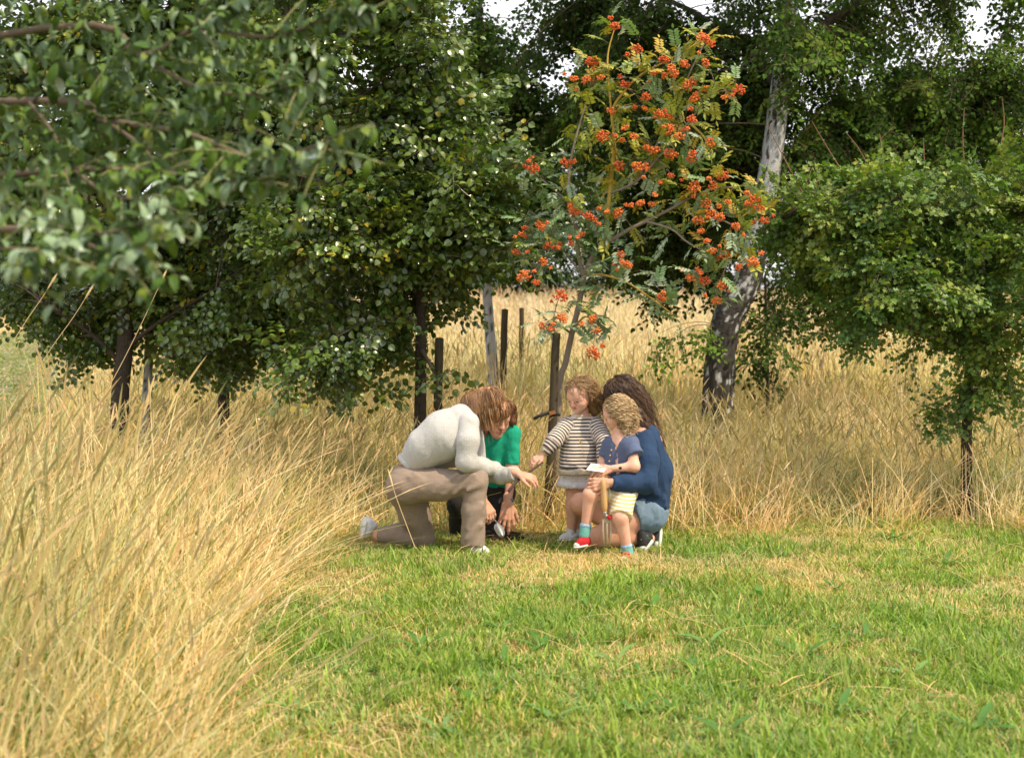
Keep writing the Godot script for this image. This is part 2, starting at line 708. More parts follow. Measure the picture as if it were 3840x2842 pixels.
func flat_straw(count: int) -> ArrayMesh:  # dry stalks lying on the ground
	var b := Buf.new()
	b.flat = true
	for k in count:
		var a := rnd(0, TAU)
		var d := Vector3(cos(a), rnd(0.0, 0.35), sin(a)) * rnd(0.08, 0.24)
		var p := Vector3(rnd(-0.16, 0.16), rnd(0.004, 0.045), rnd(-0.16, 0.16))
		var side := Vector3(-sin(a), rnd(-0.4, 0.4), cos(a)).normalized()
		ribbon(b, [p, p + d * 0.5 + Vector3(0, rnd(0.0, 0.02), 0), p + d], [0.0025, 0.003, 0.0012], side, vary(Color(0.68, 0.48, 0.23), 0.25))
	return b.add_to(ArrayMesh.new())


func place(x: float, z: float, s: float, sy: float, turn := TAU) -> Transform3D:
	var t := Basis(Vector3.UP, rng.randf() * turn).scaled(Vector3(s, sy, s))
	return Transform3D(t, Vector3(x, hill(x, z), z))


func tall_grass():
	var kinds := []
	for k in 8:  # near patches, the second half greener
		kinds.append(tall_patch(0.36, 34, 12, 26, 0.60, 1.0, 0.09 if k < 4 else 0.26, 0.0040))
	for k in 4:  # far patches
		kinds.append(tall_patch(1.3, 260, 60, 60, 0.66, 0.3, 0.12, 0.0065))
	var xf := []
	var col := []
	for k in kinds.size():
		xf.append([])
		col.append([])
	var d := 3.0
	while d < 85.0:
		var near := d < 15.0
		var gap := 0.30 if near else 1.0 * (1.0 + (d - 15.0) / 40.0)
		var half := d * 0.36 + 0.9
		var n := int(2.0 * half / gap)
		for k in n:
			var x := -half + (k + rng.randf()) * gap
			var z := -d - rnd(-0.5, 0.5) * gap
			var ins := depth_in_tall(x, z)
			if ins < -0.08 or far_lawn(x, z):
				continue
			var wild := noise.get_noise_2d(x * 0.55, z * 0.55)
			var tall := lerpf(0.5, 1.0, smoothstep(-0.05, 0.45, ins)) * (1.0 + 0.22 * wild)
			if x < -0.9 and d < 9.6:
				tall *= lerpf(1.2, 0.85, smoothstep(6.5, 9.2, d))
			else:
				tall *= lerpf(0.90 if absf(x - 0.2) < 1.0 and d < 10.6 else 0.74, 1.0, smoothstep(12.5, 18.0, d))
			var g := noise.get_noise_2d(x * 0.45 + 40.0, z * 0.45)
			var tint := Color(1.06, 1.05, 1.04).lerp(Color(0.62, 0.74, 0.55), clampf(g * 2.0, 0.0, 0.75))
			tint = tint * (1.0 + 0.28 * noise.get_noise_2d(x * 1.6 + 7.0, z * 1.6))
			if near:
				var v := rng.randi() % 4 + (4 if g > 0.12 or (d < 11.5 and rng.randf() < 0.35) else 0)
				xf[v].append(place(x, z, rnd(0.9, 1.15), tall * rnd(0.9, 1.12), 0.8 if x < -0.5 else TAU))
				col[v].append(vary(tint, 0.09))
			else:
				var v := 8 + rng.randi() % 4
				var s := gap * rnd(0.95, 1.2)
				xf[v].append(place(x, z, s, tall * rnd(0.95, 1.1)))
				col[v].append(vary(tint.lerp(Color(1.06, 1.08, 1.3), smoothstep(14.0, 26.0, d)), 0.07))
		d += gap
	var t := thing("tall_grass", "tall dry golden meadow grass with seed heads around and behind the people", "grass")
	t.set_meta("kind", "stuff")
	for k in xf.size():
		if xf[k].size():
			scatter("stems", kinds[k], M.straw, xf[k], col[k], t)


func lawn_patch(size: float, count: int, h: float, dry: float) -> ArrayMesh:
	var b := Buf.new()
	b.flat = true
	var r := size * 0.5
	for k in count:
		var p := Vector3(rnd(-r, r), -0.005, rnd(-r, r))
		var a := rnd(0, TAU)
		var lean := Vector3(cos(a), 0, sin(a)) * rnd(0.15, 1.15)
		var hh := h * rnd(0.4, 1.1)
		var w := rnd(0.004, 0.0085)
		var col := vary(Color(0.25, 0.36, 0.06), 0.36)
		var pick := rng.randf()
		if rng.randf() < dry:
			col = vary(Color(0.72, 0.56, 0.28), 0.25)
			w *= 0.7
		elif pick < 0.18:
			col = vary(Color(0.20, 0.36, 0.13), 0.2)
		elif pick < 0.27:
			col = vary(Color(0.33, 0.42, 0.07), 0.2)
		elif pick < 0.36:  # long blade
			hh *= 1.7
			w *= 1.2
		if pick > 0.975:  # clover and plantain leaves among the blades
			leaf(b, p + Vector3(0, hh * 0.5, 0), Vector3(cos(a), 0.3, sin(a)), Vector3.UP, rnd(0.018, 0.035), rnd(0.012, 0.02), ROUND, vary(Color(0.17, 0.34, 0.08), 0.2))
			continue
		var pts := []
		for j in 4:
			var t := j / 3.0
			pts.append(p + Vector3(0, hh * t * (1.0 - 0.25 * t * lean.length()), 0) + lean * hh * t * t)
		ribbon(b, pts, [w * 0.8, w, w * 0.8, 0.0006], Vector3(-sin(a + rnd(-0.7, 0.7)), 0, cos(a)).normalized(), col)
	return b.add_to(ArrayMesh.new())


func dryness(x: float, z: float) -> float:
	var d := -z
	var v := 0.41 + 0.75 * noise.get_noise_2d(x * 0.75, z * 0.75 + 30.0) + 0.7 * noise.get_noise_2d(x * 2.3 + 9.0, z * 2.3)
	v += 0.85 * exp(-pow((d - 8.5 - 0.12 * noise.get_noise_2d(x * 2.0, 3.0)) / 0.4, 2.0)) * smoothstep(-0.6, 0.1, x) * (1.0 - smoothstep(1.5, 2.3, x))
	v += 0.5 * smoothstep(-0.75, 0.0, depth_in_tall(x, z))
	v += 0.35 * exp(-pow((d - 7.6) / 0.5, 2.0)) * smoothstep(1.0, 1.8, x)
	return v


func short_grass():
	var kinds := []
	var dries := [0.10, 0.28, 0.5, 0.78, 0.93]
	for k in 10:
		kinds.append(lawn_patch(0.30, 620, 0.066 - 0.007 * (k / 2), dries[k / 2]))
	kinds.append(flat_straw(22))
	kinds.append(flat_straw(14))
	var xf := []
	var col := []
	for k in kinds:
		xf.append([])
		col.append([])
	var d := 3.2
	while d < 10.6:
		var x := -2.0
		while x < d * 0.345 + 0.6:
			var px := x + rnd(-0.06, 0.06)
			var z := -d + rnd(-0.06, 0.06)
			x += 0.2
			if depth_in_tall(px, z) > 0.5:
				continue
			var dry := dryness(px, z)
			var level := clampi(int(floor(dry * 3.6 + rnd(-0.2, 0.9))), 0, 4)
			var v := level * 2 + rng.randi() % 2
			var s := rnd(0.9, 1.15)
			var worn := 0.6 if px > -0.9 and px < 1.3 and d > 8.97 else 1.0
			xf[v].append(place(px, z, s, s * rnd(0.8, 1.2) * worn))
			col[v].append(vary(Color.WHITE.lerp(Color(1.2, 1.1, 0.75), clampf(0.5 + noise.get_noise_2d(px * 1.7, z * 1.7 + 77.0), 0.0, 1.0) * 0.6), 0.10))
			if rng.randf() < dry * 0.7 - 0.3:
				v = 10 + rng.randi() % 2
				xf[v].append(place(px + rnd(-0.1, 0.1), z + rnd(-0.1, 0.1), rnd(0.8, 1.3), rnd(0.8, 1.5)))
				col[v].append(vary(Color.WHITE, 0.15))
		d += 0.2
	# the mown meadow far back on the left
	for k in 2200:
		d = rnd(10.5, 46.0)
		var x := -rnd(0.25, 0.42) * d
		if not far_lawn(x, -d):
			continue
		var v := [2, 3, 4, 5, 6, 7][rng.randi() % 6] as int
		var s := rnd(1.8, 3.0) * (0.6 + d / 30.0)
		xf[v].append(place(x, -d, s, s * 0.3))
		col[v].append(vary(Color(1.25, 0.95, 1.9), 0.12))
	var t := thing("lawn_grass", "short green and dry mown grass of the path in front of the people", "grass")
	t.set_meta("kind", "stuff")
	for k in kinds.size():
		scatter("blades", kinds[k], M.straw if k > 5 else M.blade, xf[k], col[k], t)


# ---------------------------------------------------------------- leaves, twigs and crowns

func leaf(b: Buf, p: Vector3, d: Vector3, up: Vector3, len: float, wid: float, prof: Array, col: Color, droop := 0.2):
	var z := d.normalized()
	var x := up.cross(z)
	x = x.normalized() if x.length() > 0.01 else Vector3.RIGHT
	var y := z.cross(x)
	var n := prof.size()
	var mid := []
	var lef := []
	var rig := []
	for k in n:
		var t := float(k) / (n - 1)
		var c := p + z * len * t - y * len * droop * t * t
		mid.append(b.vert(c, col))
		if prof[k] > 0.0:
			lef.append(b.vert(c - x * wid * 0.5 * prof[k] + y * wid * 0.13 * prof[k], col))
			rig.append(b.vert(c + x * wid * 0.5 * prof[k] + y * wid * 0.13 * prof[k], col))
		else:
			lef.append(mid[k])
			rig.append(mid[k])
	for k in n - 1:
		b.quad(mid[k], mid[k + 1], lef[k + 1], lef[k])
		b.quad(rig[k], rig[k + 1], mid[k + 1], mid[k])


const ROUND = [0.0, 0.85, 1.0, 0.75, 0.0]
const TRIANGLE = [0.0, 1.0, 0.7, 0.0]
const LOBED = [0.0, 0.9, 0.35, 1.0, 0.4, 0.0]
const SLIM = [0.0, 0.9, 1.0, 0.65, 0.0]


func twig_into(b: Buf, at: Transform3D, len: float, count: int, ll: float, lw: float, prof: Array, cols: Array, droop: float):
	var pts := [Vector3.ZERO, Vector3(rnd(-0.02, 0.02), rnd(-0.01, 0.02), len * 0.5), Vector3(rnd(-0.04, 0.04), rnd(-0.05, 0.0), len)]
	tube(b, pts.map(func(p): return at * p), [0.0024, 0.0017, 0.0009], 3, Color(0.12, 0.09, 0.06))
	for k in count:
		var t := (k + 0.6) / count
		var p: Vector3 = (pts[0] as Vector3).lerp(pts[1], t * 2.0) if t < 0.5 else (pts[1] as Vector3).lerp(pts[2], t * 2.0 - 1.0)
		var s := 1.0 if k % 2 else -1.0
		var d := Vector3(s * rnd(0.5, 1.1), rnd(-0.5, 0.5), rnd(0.3, 1.0)).normalized()
		if k == count - 1:
			d = Vector3(rnd(-0.2, 0.2), rnd(-0.3, 0.2), 1).normalized()
		var up := (Vector3.UP + rvec() * 0.75).normalized()
		var q := rnd(0.7, 1.15)
		d = at.basis * d
		leaf(b, at * p + d * 0.012, d, up, ll * q, lw * q, prof, vary(cols[rng.randi() % cols.size()], 0.22), droop * rnd(0.3, 1.6))


func spray(long: float, sides: int, count: int, ll: float, lw: float, prof: Array, cols: Array, droop := 0.25) -> ArrayMesh:  # a branchlet along +z with side twigs
	var b := Buf.new()
	b.flat = true
	twig_into(b, Transform3D(), long, count + 1, ll, lw, prof, cols, droop)
	for k in sides:
		var t := (k + rnd(0.1, 0.6)) / sides
		var s := 1.0 if k % 2 else -1.0
		var dir := Vector3(s * rnd(0.5, 1.0), rnd(-0.5, 0.35), rnd(0.4, 0.9))
		twig_into(b, Transform3D(facing(dir), Vector3(0, 0, long * t)), long * rnd(0.4, 0.65), count, ll, lw, prof, cols, droop)
	return b.add_to(ArrayMesh.new())


# Fills ellipsoids [centre, half sizes, branch count] with branches from the nearest limb and sets twigs along them.
func fill(tree: Node3D, limbs: Array, ells: Array, kinds: Array, m: Material, bark: Material, step: float, size: float, droop: float, tints: Array, shell := 0.42, skin := 0.0) -> void:
	var bones := []
	for l in limbs:
		bones.append_array(smooth_line(l, 5))
	var b := Buf.new()
	var xf := []
	var col := []
	for k in kinds:
		xf.append([])
		col.append([])
	for e in ells:
		var c: Vector3 = e[0]
		var r: Vector3 = e[1]
		for i in e[2]:
			var tip := c + rvec() * r * (pow(rng.randf(), shell) if rng.randf() < 0.8 else rnd(1.0, 1.2))
			if tip.y < hill(tip.x, tip.z) + 0.15:
				continue
			var s: Vector3 = bones[0]
			var best := 1e9
			for q in bones:
				var dd: float = q.distance_squared_to(tip) + (0.4 if q.y > tip.y + 0.3 else 0.0)
				if dd < best:
					best = dd
					s = q
			var far := s.distance_to(tip)
			var mid := s.lerp(tip, 0.5) + Vector3(0, 0.10 * far, 0) + rvec() * far * 0.10
			var end := tip + Vector3(0, -droop * far * 0.25, 0)
			var pts := []
			for k in 7:
				var t := k / 6.0
				pts.append(s * (1 - t) * (1 - t) + mid * 2.0 * t * (1 - t) + end * t * t)
			if bark:
				tube(b, pts, ramp(0.003 + 0.0045 * far, 0.0018, 7), 4, Color.WHITE)
			var w := rnd(0.0, 0.3)
			var tint: Color = vary(tints[rng.randi() % tints.size()], 0.12)
			var n := int(maxf(3.0, far * 0.85 / step))
			for k in n:
				var t := lerpf(0.18 if far < 0.7 else 0.3, 1.0, (k + rng.randf()) / n)
				var p: Vector3 = s * (1 - t) * (1 - t) + mid * 2.0 * t * (1 - t) + end * t * t
				var dir := ((end - s).normalized() * 0.6 + rvec() * 0.85 + Vector3(0, -droop, 0)).normalized()
				var up := (Vector3.UP + rvec() * 0.35).normalized()
				var v := rng.randi() % kinds.size()
				var sc := size * rnd(0.75, 1.2)
				xf[v].append(Transform3D(facing(dir, up).scaled_local(Vector3.ONE * sc), p))
				col[v].append(vary(tint, 0.14))
	if bark and b.v.size():
		part("branches", b, bark, tree).set_meta("kind", "stuff")
	for k in kinds.size():
		scatter("crown", kinds[k], m, xf[k], col[k], tree)


func limb(b: Buf, pts: Array, r0: float, r1: float, sides := 8):
	var line := smooth_line(pts, 5)
	tube(b, line, ramp(r0, r1, line.size()), sides)


# ---------------------------------------------------------------- people

func hand(buf: Buf, wrist: Vector3, dir: Vector3, back: Vector3, s: float, curl: float, thumb: float, spread := 0.10, cell := 0.0038):
	var z := dir.normalized()
	var x := back.cross(z).normalized()
	var y := z.cross(x)
	var bones := [[wrist - z * 0.03 * s, wrist + z * 0.012 * s, 0.024 * s, 0.021 * s]]
	for k in 4:
		var o := (k - 1.5) * thumb
		var kn := wrist + z * (0.088 - 0.004 * absf(k - 1.0)) * s + x * o * 0.020 * s
		bones.append([wrist + x * o * 0.011 * s + z * 0.01 * s, kn, 0.0135 * s, 0.0112 * s])
		var long: float = [0.066, 0.076, 0.071, 0.056][k] * s
		var d := (z + x * o * spread).normalized()
		var p := kn
		var a := curl * 0.7 + 0.08 * k * curl
		for j in 3:
			d = d.rotated(x, a)
			var q: Vector3 = p + d * long * [0.45, 0.31, 0.24][j]
			bones.append([p, q, lerpf(0.0094, 0.0075, j / 2.0) * s, lerpf(0.0088, 0.0066, j / 2.0) * s])
			p = q
			a = curl
	var t0 := wrist + z * 0.018 * s - x * thumb * 0.016 * s
	var td := (z * 0.72 - x * thumb * 0.68 - y * 0.25).normalized()
	var t1 := t0 + td * 0.043 * s
	var td2 := (td + z * 0.5 + x * thumb * 0.25 * curl - y * 0.35 * curl).normalized()
	var t2 := t1 + td2 * 0.032 * s
	bones.append([t0, t1, 0.0145 * s, 0.011 * s])
	bones.append([t1, t2, 0.0105 * s, 0.0095 * s])
	bones.append([t2, t2 + (td2 + z * 0.25).normalized() * 0.024 * s, 0.0095 * s, 0.0075 * s])
	net(buf, bones, cell, 0.006)


func head(buf: Buf, c: Vector3, b: Basis, s: float, child := false, cell := 0.005):
	var at := func(x: float, y: float, z: float) -> Vector3: return c + b * (Vector3(x, y, z) * s)
	var j := 0.8 if child else 1.0
	var bones := [
		[at.call(0, 0.035, -0.028), at.call(0, 0.042, 0.012), 0.083 * s, 0.076 * s],
		[at.call(0.0, 0.045, 0.035), at.call(0, 0.02, 0.045), 0.056 * s, 0.05 * s],
		[at.call(0.016, -0.02, 0.03), at.call(0.012, -0.075 * j, 0.058), 0.05 * s, 0.024 * s],
		[at.call(-0.016, -0.02, 0.03), at.call(-0.012, -0.075 * j, 0.058), 0.05 * s, 0.024 * s],
		[at.call(0, -0.082 * j, 0.062), at.call(0, -0.086 * j, 0.068), 0.02 * s, 0.016 * s],
		[at.call(0.034, -0.024, 0.05), at.call(0.030, -0.04, 0.05), 0.034 * s, 0.03 * s],
		[at.call(-0.034, -0.024, 0.05), at.call(-0.030, -0.04, 0.05), 0.034 * s, 0.03 * s],
		[at.call(-0.034, 0.028, 0.07), at.call(0.034, 0.028, 0.07), 0.017 * s, 0.017 * s],
	]
	net(buf, bones, cell, 0.022 * s)
	var fine := [
		[at.call(0, 0.016, 0.086), at.call(0, -0.022, 0.105 if not child else 0.1), 0.0085 * s, 0.0115 * s],
		[at.call(-0.011, -0.025, 0.093), at.call(0.011, -0.025, 0.093), 0.0085 * s, 0.0085 * s],
		[at.call(-0.014, -0.047 * j - 0.002, 0.083), at.call(0.014, -0.047 * j - 0.002, 0.083), 0.0085 * s, 0.0085 * s],
		[at.call(-0.011, -0.058 * j - 0.002, 0.082), at.call(0.011, -0.058 * j - 0.002, 0.082), 0.009 * s, 0.009 * s],
		[at.call(-0.03, 0.006, 0.070), at.call(-0.03, 0.006, 0.074), 0.014 * s, 0.012 * s],
		[at.call(0.03, 0.006, 0.070), at.call(0.03, 0.006, 0.074), 0.014 * s, 0.012 * s],
	]
	for k in [-1.0, 1.0]:
		fine.append([at.call(k * 0.080, 0.016, -0.008), at.call(k * 0.083, 0.006, -0.018), 0.010 * s, 0.011 * s])
		fine.append([at.call(k * 0.083, 0.006, -0.018), at.call(k * 0.078, -0.026, -0.006), 0.011 * s, 0.007 * s])
	net(buf, fine, 0.0038, 0.008)


func face_parts(who: Node3D, c: Vector3, b: Basis, s: float, down: bool, child := false):
	for k in [-1.0, 1.0]:
		var e := Buf.new()
		if down:  # lowered lids: the lashes
			ball(e, c + b * (Vector3(k * 0.031, -0.001, 0.0865) * s), Vector3(0.0125, 0.0032, 0.005) * s, b.rotated(b.z, -k * 0.1), 8, 6)
		else:
			ball(e, c + b * (Vector3(k * 0.030, 0.004, 0.086) * s), Vector3(0.010, 0.006, 0.005) * s, b, 8, 6)
		part("eye", e, M.eye, who)
		var w := Buf.new()
		tube(w, [c + b * (Vector3(k * 0.017, 0.025, 0.090) * s), c + b * (Vector3(k * 0.032, 0.030, 0.089) * s), c + b * (Vector3(k * 0.046, 0.024, 0.079) * s)], [0.0022 * s, 0.003 * s, 0.0015 * s], 5)
		part("eyebrow", w, M.brow, who)
	var j := 0.8 if child else 1.0
	var l := Buf.new()
	ball(l, c + b * (Vector3(0, -0.047 * j - 0.001, 0.0925) * s), Vector3(0.017, 0.0042, 0.004) * s, b, 10, 6)
	ball(l, c + b * (Vector3(0, -0.056 * j - 0.002, 0.0918) * s), Vector3(0.014, 0.005, 0.0045) * s, b, 10, 6)
	part("mouth", l, M.lip, who)


# Hair: a cap around the skull and many separate locks that leave the scalp and fall.
func hair(who: Node3D, c: Vector3, b: Basis, s: float, cap: Array, locks: int, long: float, fall: Vector3, curl: float, turns: float, dark: Color, light: Color, thick: float, keep: Callable):
	var buf := Buf.new()
	net(buf, cap, 0.007, 0.025, 0.003, Vector3(40, 12, 40), dark.lerp(light, 0.35))
	var down := fall.normalized()
	for k in locks:
		var d := rvec()
		while d.y < -0.3 or not keep.call(d):
			d = rvec()
		var mid := c + b * (Vector3(0, 0.034, -0.01) * s)
		var lim := 0.097 * s * rnd(0.97, 1.06)
		var q := mid + b * d * lim * 0.96
		var from: Array = cap[rng.randi() % cap.size()]
		var wrap := rng.randf() < 0.55
		if wrap:  # a lock that lies over the outside of the cap
			var o := (b * d + rvec() * 0.6).normalized()
			mid = (from[0] as Vector3).lerp(from[1], rng.randf() * 0.8)
			lim = lerpf(from[2], from[3], 0.4) * rnd(0.99, 1.07) + 0.003
			q = mid + o * lim
			if (b.inverse() * (q - c)).z > 0.07 * s and (b.inverse() * (q - c)).y < 0.05 * s:
				continue
			d = b.inverse() * o
		var dir := (b * d * 0.25 + down * 0.8 + b * Vector3(0, 0.25, -0.15)).normalized()
		var pts := []
		var rad := []
		var ph := rnd(0, TAU)
		var step := long * rnd(0.65, 1.1) / 10.0
		for j in 11:
			var t := j / 10.0
			var side := down.cross((q - mid).normalized()).normalized()
			var off := (q - mid).normalized()
			pts.append(q + (side * cos(ph + t * turns * TAU) + off * (0.6 + 0.6 * sin(ph + t * turns * TAU))) * curl * minf(1.0, t * 3.0))
			rad.append(thick * (1.0 - 0.7 * t * t) * (0.6 if j == 0 else 1.0))
			dir = dir.lerp(down + rvec() * (0.08 + curl * 22.0), 0.4).normalized()
			q += dir * step
			var h := q - mid
			if h.length() < lim:
				q = mid + h.normalized() * lim
			elif h.length() < lim * 1.35 and (b.inverse() * h).y > -0.02:
				q = mid + h.normalized() * lerpf(h.length(), lim, 0.7)
		tube(buf, pts, rad, 3, vary(dark.lerp(light, pow(rng.randf(), 1.2)), 0.15))
	part("hair", buf, M.hair, who)


func shoe(who: Node3D, heel: Vector3, toe: Vector3, up: Vector3, w: float, upper: Material, toecap: Material = null, patch: Material = null):
	var z := (toe - heel).normalized()
	var len := heel.distance_to(toe)
	var b := Buf.new()
	var x := up.cross(z).normalized()
	var y := z.cross(x)
	var mid := heel.lerp(toe, 0.5)
	net(b, [[heel + z * w * 0.8 + y * w * 0.85, heel + z * w * 0.9 + y * w * 1.55, w * 0.78, w * 0.66], [heel + z * w * 0.8 + y * w * 0.6, mid + y * w * 0.75, w * 0.85, w * 0.8], [mid + y * w * 0.7, toe - z * w + y * w * 0.5, w * 0.82, w * 0.72]], 0.007, 0.02)
	var o := part("shoe", b, upper, who)
	var sole := Buf.new()
	for k in 2:
		for j in 25:
			var a := TAU * j / 24.0
			var r := w * (1.02 if cos(a) > -0.3 else 0.92)
			var p := mid + z * cos(a) * len * 0.52 + x * sin(a) * r * (1.0 - 0.15 * absf(cos(a) + 0.25)) + y * (w * 0.42 * k - w * 0.06)
			sole.vert(p)
	for j in 24:
		sole.quad(j, j + 25, j + 26, j + 1)
	for k in 2:
		var m := sole.vert(mid + y * (w * 0.42 * k - w * 0.06))
		for j in 24:
			if k:
				sole.tri(m, 25 + j + 1, 25 + j)
			else:
				sole.tri(m, j, j + 1)
	part("sole", sole, M.rubber, o)
	if toecap:
		var t := Buf.new()
		ball(t, toe - z * w * 0.75 + y * w * 0.5, Vector3(w * 0.72, w * 0.5, w * 0.75), Basis(x, y, z), 12, 8)
		part("toe_cap", t, toecap, o)
	var lace := Buf.new()
	for k in 3:
		var p := mid + z * (0.02 - 0.018 * k) * len * 5.0 + y * w * (1.42 + 0.06 * k)
		tube(lace, [p - x * w * 0.5, p + y * w * 0.08, p + x * w * 0.5], [w * 0.07, w * 0.07, w * 0.07], 5)
	part("laces", lace, M.rubber, o)
	if patch:
		var t := Buf.new()
		ball(t, heel + z * w * 0.9 + y * w * 1.0 + x * w * 0.55, Vector3(w * 0.35, w * 0.42, w * 0.5), Basis(x, y, z), 8, 6)
		part("patch", t, patch, o)


func garment(who: Node3D, called: String, bones: Array, m: Material, k := 0.04, amp := 0.006, freq := Vector3(7, 7, 7), stripes := false, cell := 0.0095) -> MeshInstance3D:
	var b := Buf.new()
	net(b, bones, cell, k, amp, freq, Color.WHITE, stripes)
	return part(called, b, m, who)


func skin_mesh(who: Node3D, b: Buf, m: Material = null) -> MeshInstance3D:
	return part("body", b, m if m else M.skin, who)


func band(who: Node3D, called: String, p: Vector3, axis: Vector3, r: float, w: float, m: Material):
	var b := Buf.new()
	var pts := []
	var x := axis.cross(Vector3(0.3, 0.2, 0.9)).normalized()
	var y := axis.normalized().cross(x)
	for k in 17:
		pts.append(p + (x * cos(TAU * k / 16.0) + y * sin(TAU * k / 16.0)) * r)
	tube(b, pts, ramp(w, w, 17), 6)
	part(called, b, m, who)


func people():
	woman_in_cream()
	woman_in_green()
	girl()
	boy()
	woman_in_navy()


func woman_in_cream():
	var p := thing("person", "person in a cream jumper and taupe trousers kneeling on one knee, bent forward", "person", Vector3(-0.447, 0.025, -9.050) * Vector3(1, 0, 1), "people crouching by the tree")
	var hb := facing(Vector3(0.72, -0.62, 0.22), Vector3(0.5, 0.85, 0.1))
	var hc := Vector3(-0.147, 0.818, -9.020)
	var b := Buf.new()
	net(b, [
		[Vector3(-0.591, 0.400, -9.050), Vector3(-0.476, 0.588, -9.050), 0.09, 0.11], [Vector3(-0.476, 0.588, -9.050), Vector3(-0.317, 0.718, -9.050), 0.11, 0.11], [Vector3(-0.300, 0.739, -8.970), Vector3(-0.290, 0.725, -9.130), 0.06, 0.06],
		[Vector3(-0.273, 0.768, -9.050), Vector3(-0.179, 0.792, -9.030), 0.055, 0.052],
		[Vector3(-0.244, 0.746, -8.890), Vector3(-0.257, 0.519, -8.860), 0.042, 0.036], [Vector3(-0.257, 0.519, -8.860), Vector3(-0.077, 0.465, -9.060), 0.036, 0.025],
		[Vector3(-0.245, 0.719, -9.200), Vector3(-0.197, 0.441, -9.200), 0.042, 0.036], [Vector3(-0.197, 0.441, -9.200), Vector3(0.031, 0.454, -8.930), 0.036, 0.024],
		[Vector3(-0.593, 0.392, -8.970), Vector3(-0.205, 0.416, -8.920), 0.085, 0.055], [Vector3(-0.205, 0.416, -8.920), Vector3(-0.218, 0.053, -8.900), 0.052, 0.04],
		[Vector3(-0.604, 0.354, -9.130), Vector3(-0.515, 0.062, -9.180), 0.085, 0.052], [Vector3(-0.515, 0.058, -9.180), Vector3(-0.789, 0.051, -9.250), 0.05, 0.036],
	], 0.012, 0.03)
	head(b, hc, hb, 1.0)
	hand(b, Vector3(-0.077, 0.466, -9.070), Vector3(0.85, -0.35, -0.1), Vector3(0.3, 0.6, -0.6), 0.9, 0.5, 1.0)
	hand(b, Vector3(0.031, 0.457, -8.925), Vector3(0.93, -0.28, 0.1), Vector3(0.25, 0.85, 0.4), 0.92, 0.42, 1.0, 0.2)
	skin_mesh(p, b)
	face_parts(p, hc, hb, 1.0, true)
	garment(p, "jumper", [
		[Vector3(-0.585, 0.499, -9.000), Vector3(-0.490, 0.595, -8.980), 0.078, 0.118, 2], [Vector3(-0.594, 0.484, -9.140), Vector3(-0.498, 0.580, -9.130), 0.078, 0.118, 2],
		[Vector3(-0.490, 0.595, -8.980), Vector3(-0.378, 0.667, -8.970), 0.112, 0.142], [Vector3(-0.498, 0.580, -9.130), Vector3(-0.386, 0.652, -9.140), 0.112, 0.142],
		[Vector3(-0.378, 0.667, -8.970), Vector3(-0.289, 0.746, -8.970), 0.142, 0.1], [Vector3(-0.386, 0.652, -9.140), Vector3(-0.294, 0.732, -9.140), 0.142, 0.1],
		[Vector3(-0.447, 0.537, -9.050), Vector3(-0.317, 0.544, -9.050), 0.075, 0.065],
		[Vector3(-0.273, 0.768, -9.050), Vector3(-0.223, 0.785, -9.040), 0.07, 0.06, 1],
		[Vector3(-0.241, 0.727, -9.200), Vector3(-0.197, 0.454, -9.210), 0.066, 0.056], [Vector3(-0.197, 0.436, -9.180), Vector3(-0.064, 0.433, -9.020), 0.055, 0.044], [Vector3(-0.064, 0.433, -9.020), Vector3(0.021, 0.452, -8.940), 0.044, 0.041, 1],
	], M.cream, 0.04, 0.006, Vector3(7, 3, 7))
	garment(p, "sleeve", [
		[Vector3(-0.246, 0.745, -8.900), Vector3(-0.249, 0.649, -8.860), 0.064, 0.064], [Vector3(-0.249, 0.650, -8.850), Vector3(-0.256, 0.537, -8.850), 0.064, 0.058],
		[Vector3(-0.256, 0.529, -8.850), Vector3(-0.170, 0.491, -8.950), 0.056, 0.049], [Vector3(-0.170, 0.491, -8.950), Vector3(-0.091, 0.467, -9.045), 0.05, 0.043, 1],
	], M.cream, 0.03, 0.005, Vector3(6, 7, 6))
	for c in [[Vector3(-0.113, 0.473, -9.020), Vector3(-0.089, 0.466, -9.048), 0.046, 0.043, 3], [Vector3(-0.033, 0.440, -8.990), Vector3(0.024, 0.453, -8.937), 0.0465, 0.043, 3]]:
		garment(p, "cuff", [c], M.cream, 0.01, 0.004, Vector3(40, 4, 40), false, 0.006)
	garment(p, "hem", [[Vector3(-0.599, 0.485, -9.000), Vector3(-0.579, 0.505, -9.000), 0.083, 0.085, 3], [Vector3(-0.608, 0.469, -9.140), Vector3(-0.588, 0.490, -9.140), 0.083, 0.085, 3]], M.cream, 0.03, 0.003, Vector3(30, 5, 30), false, 0.008)
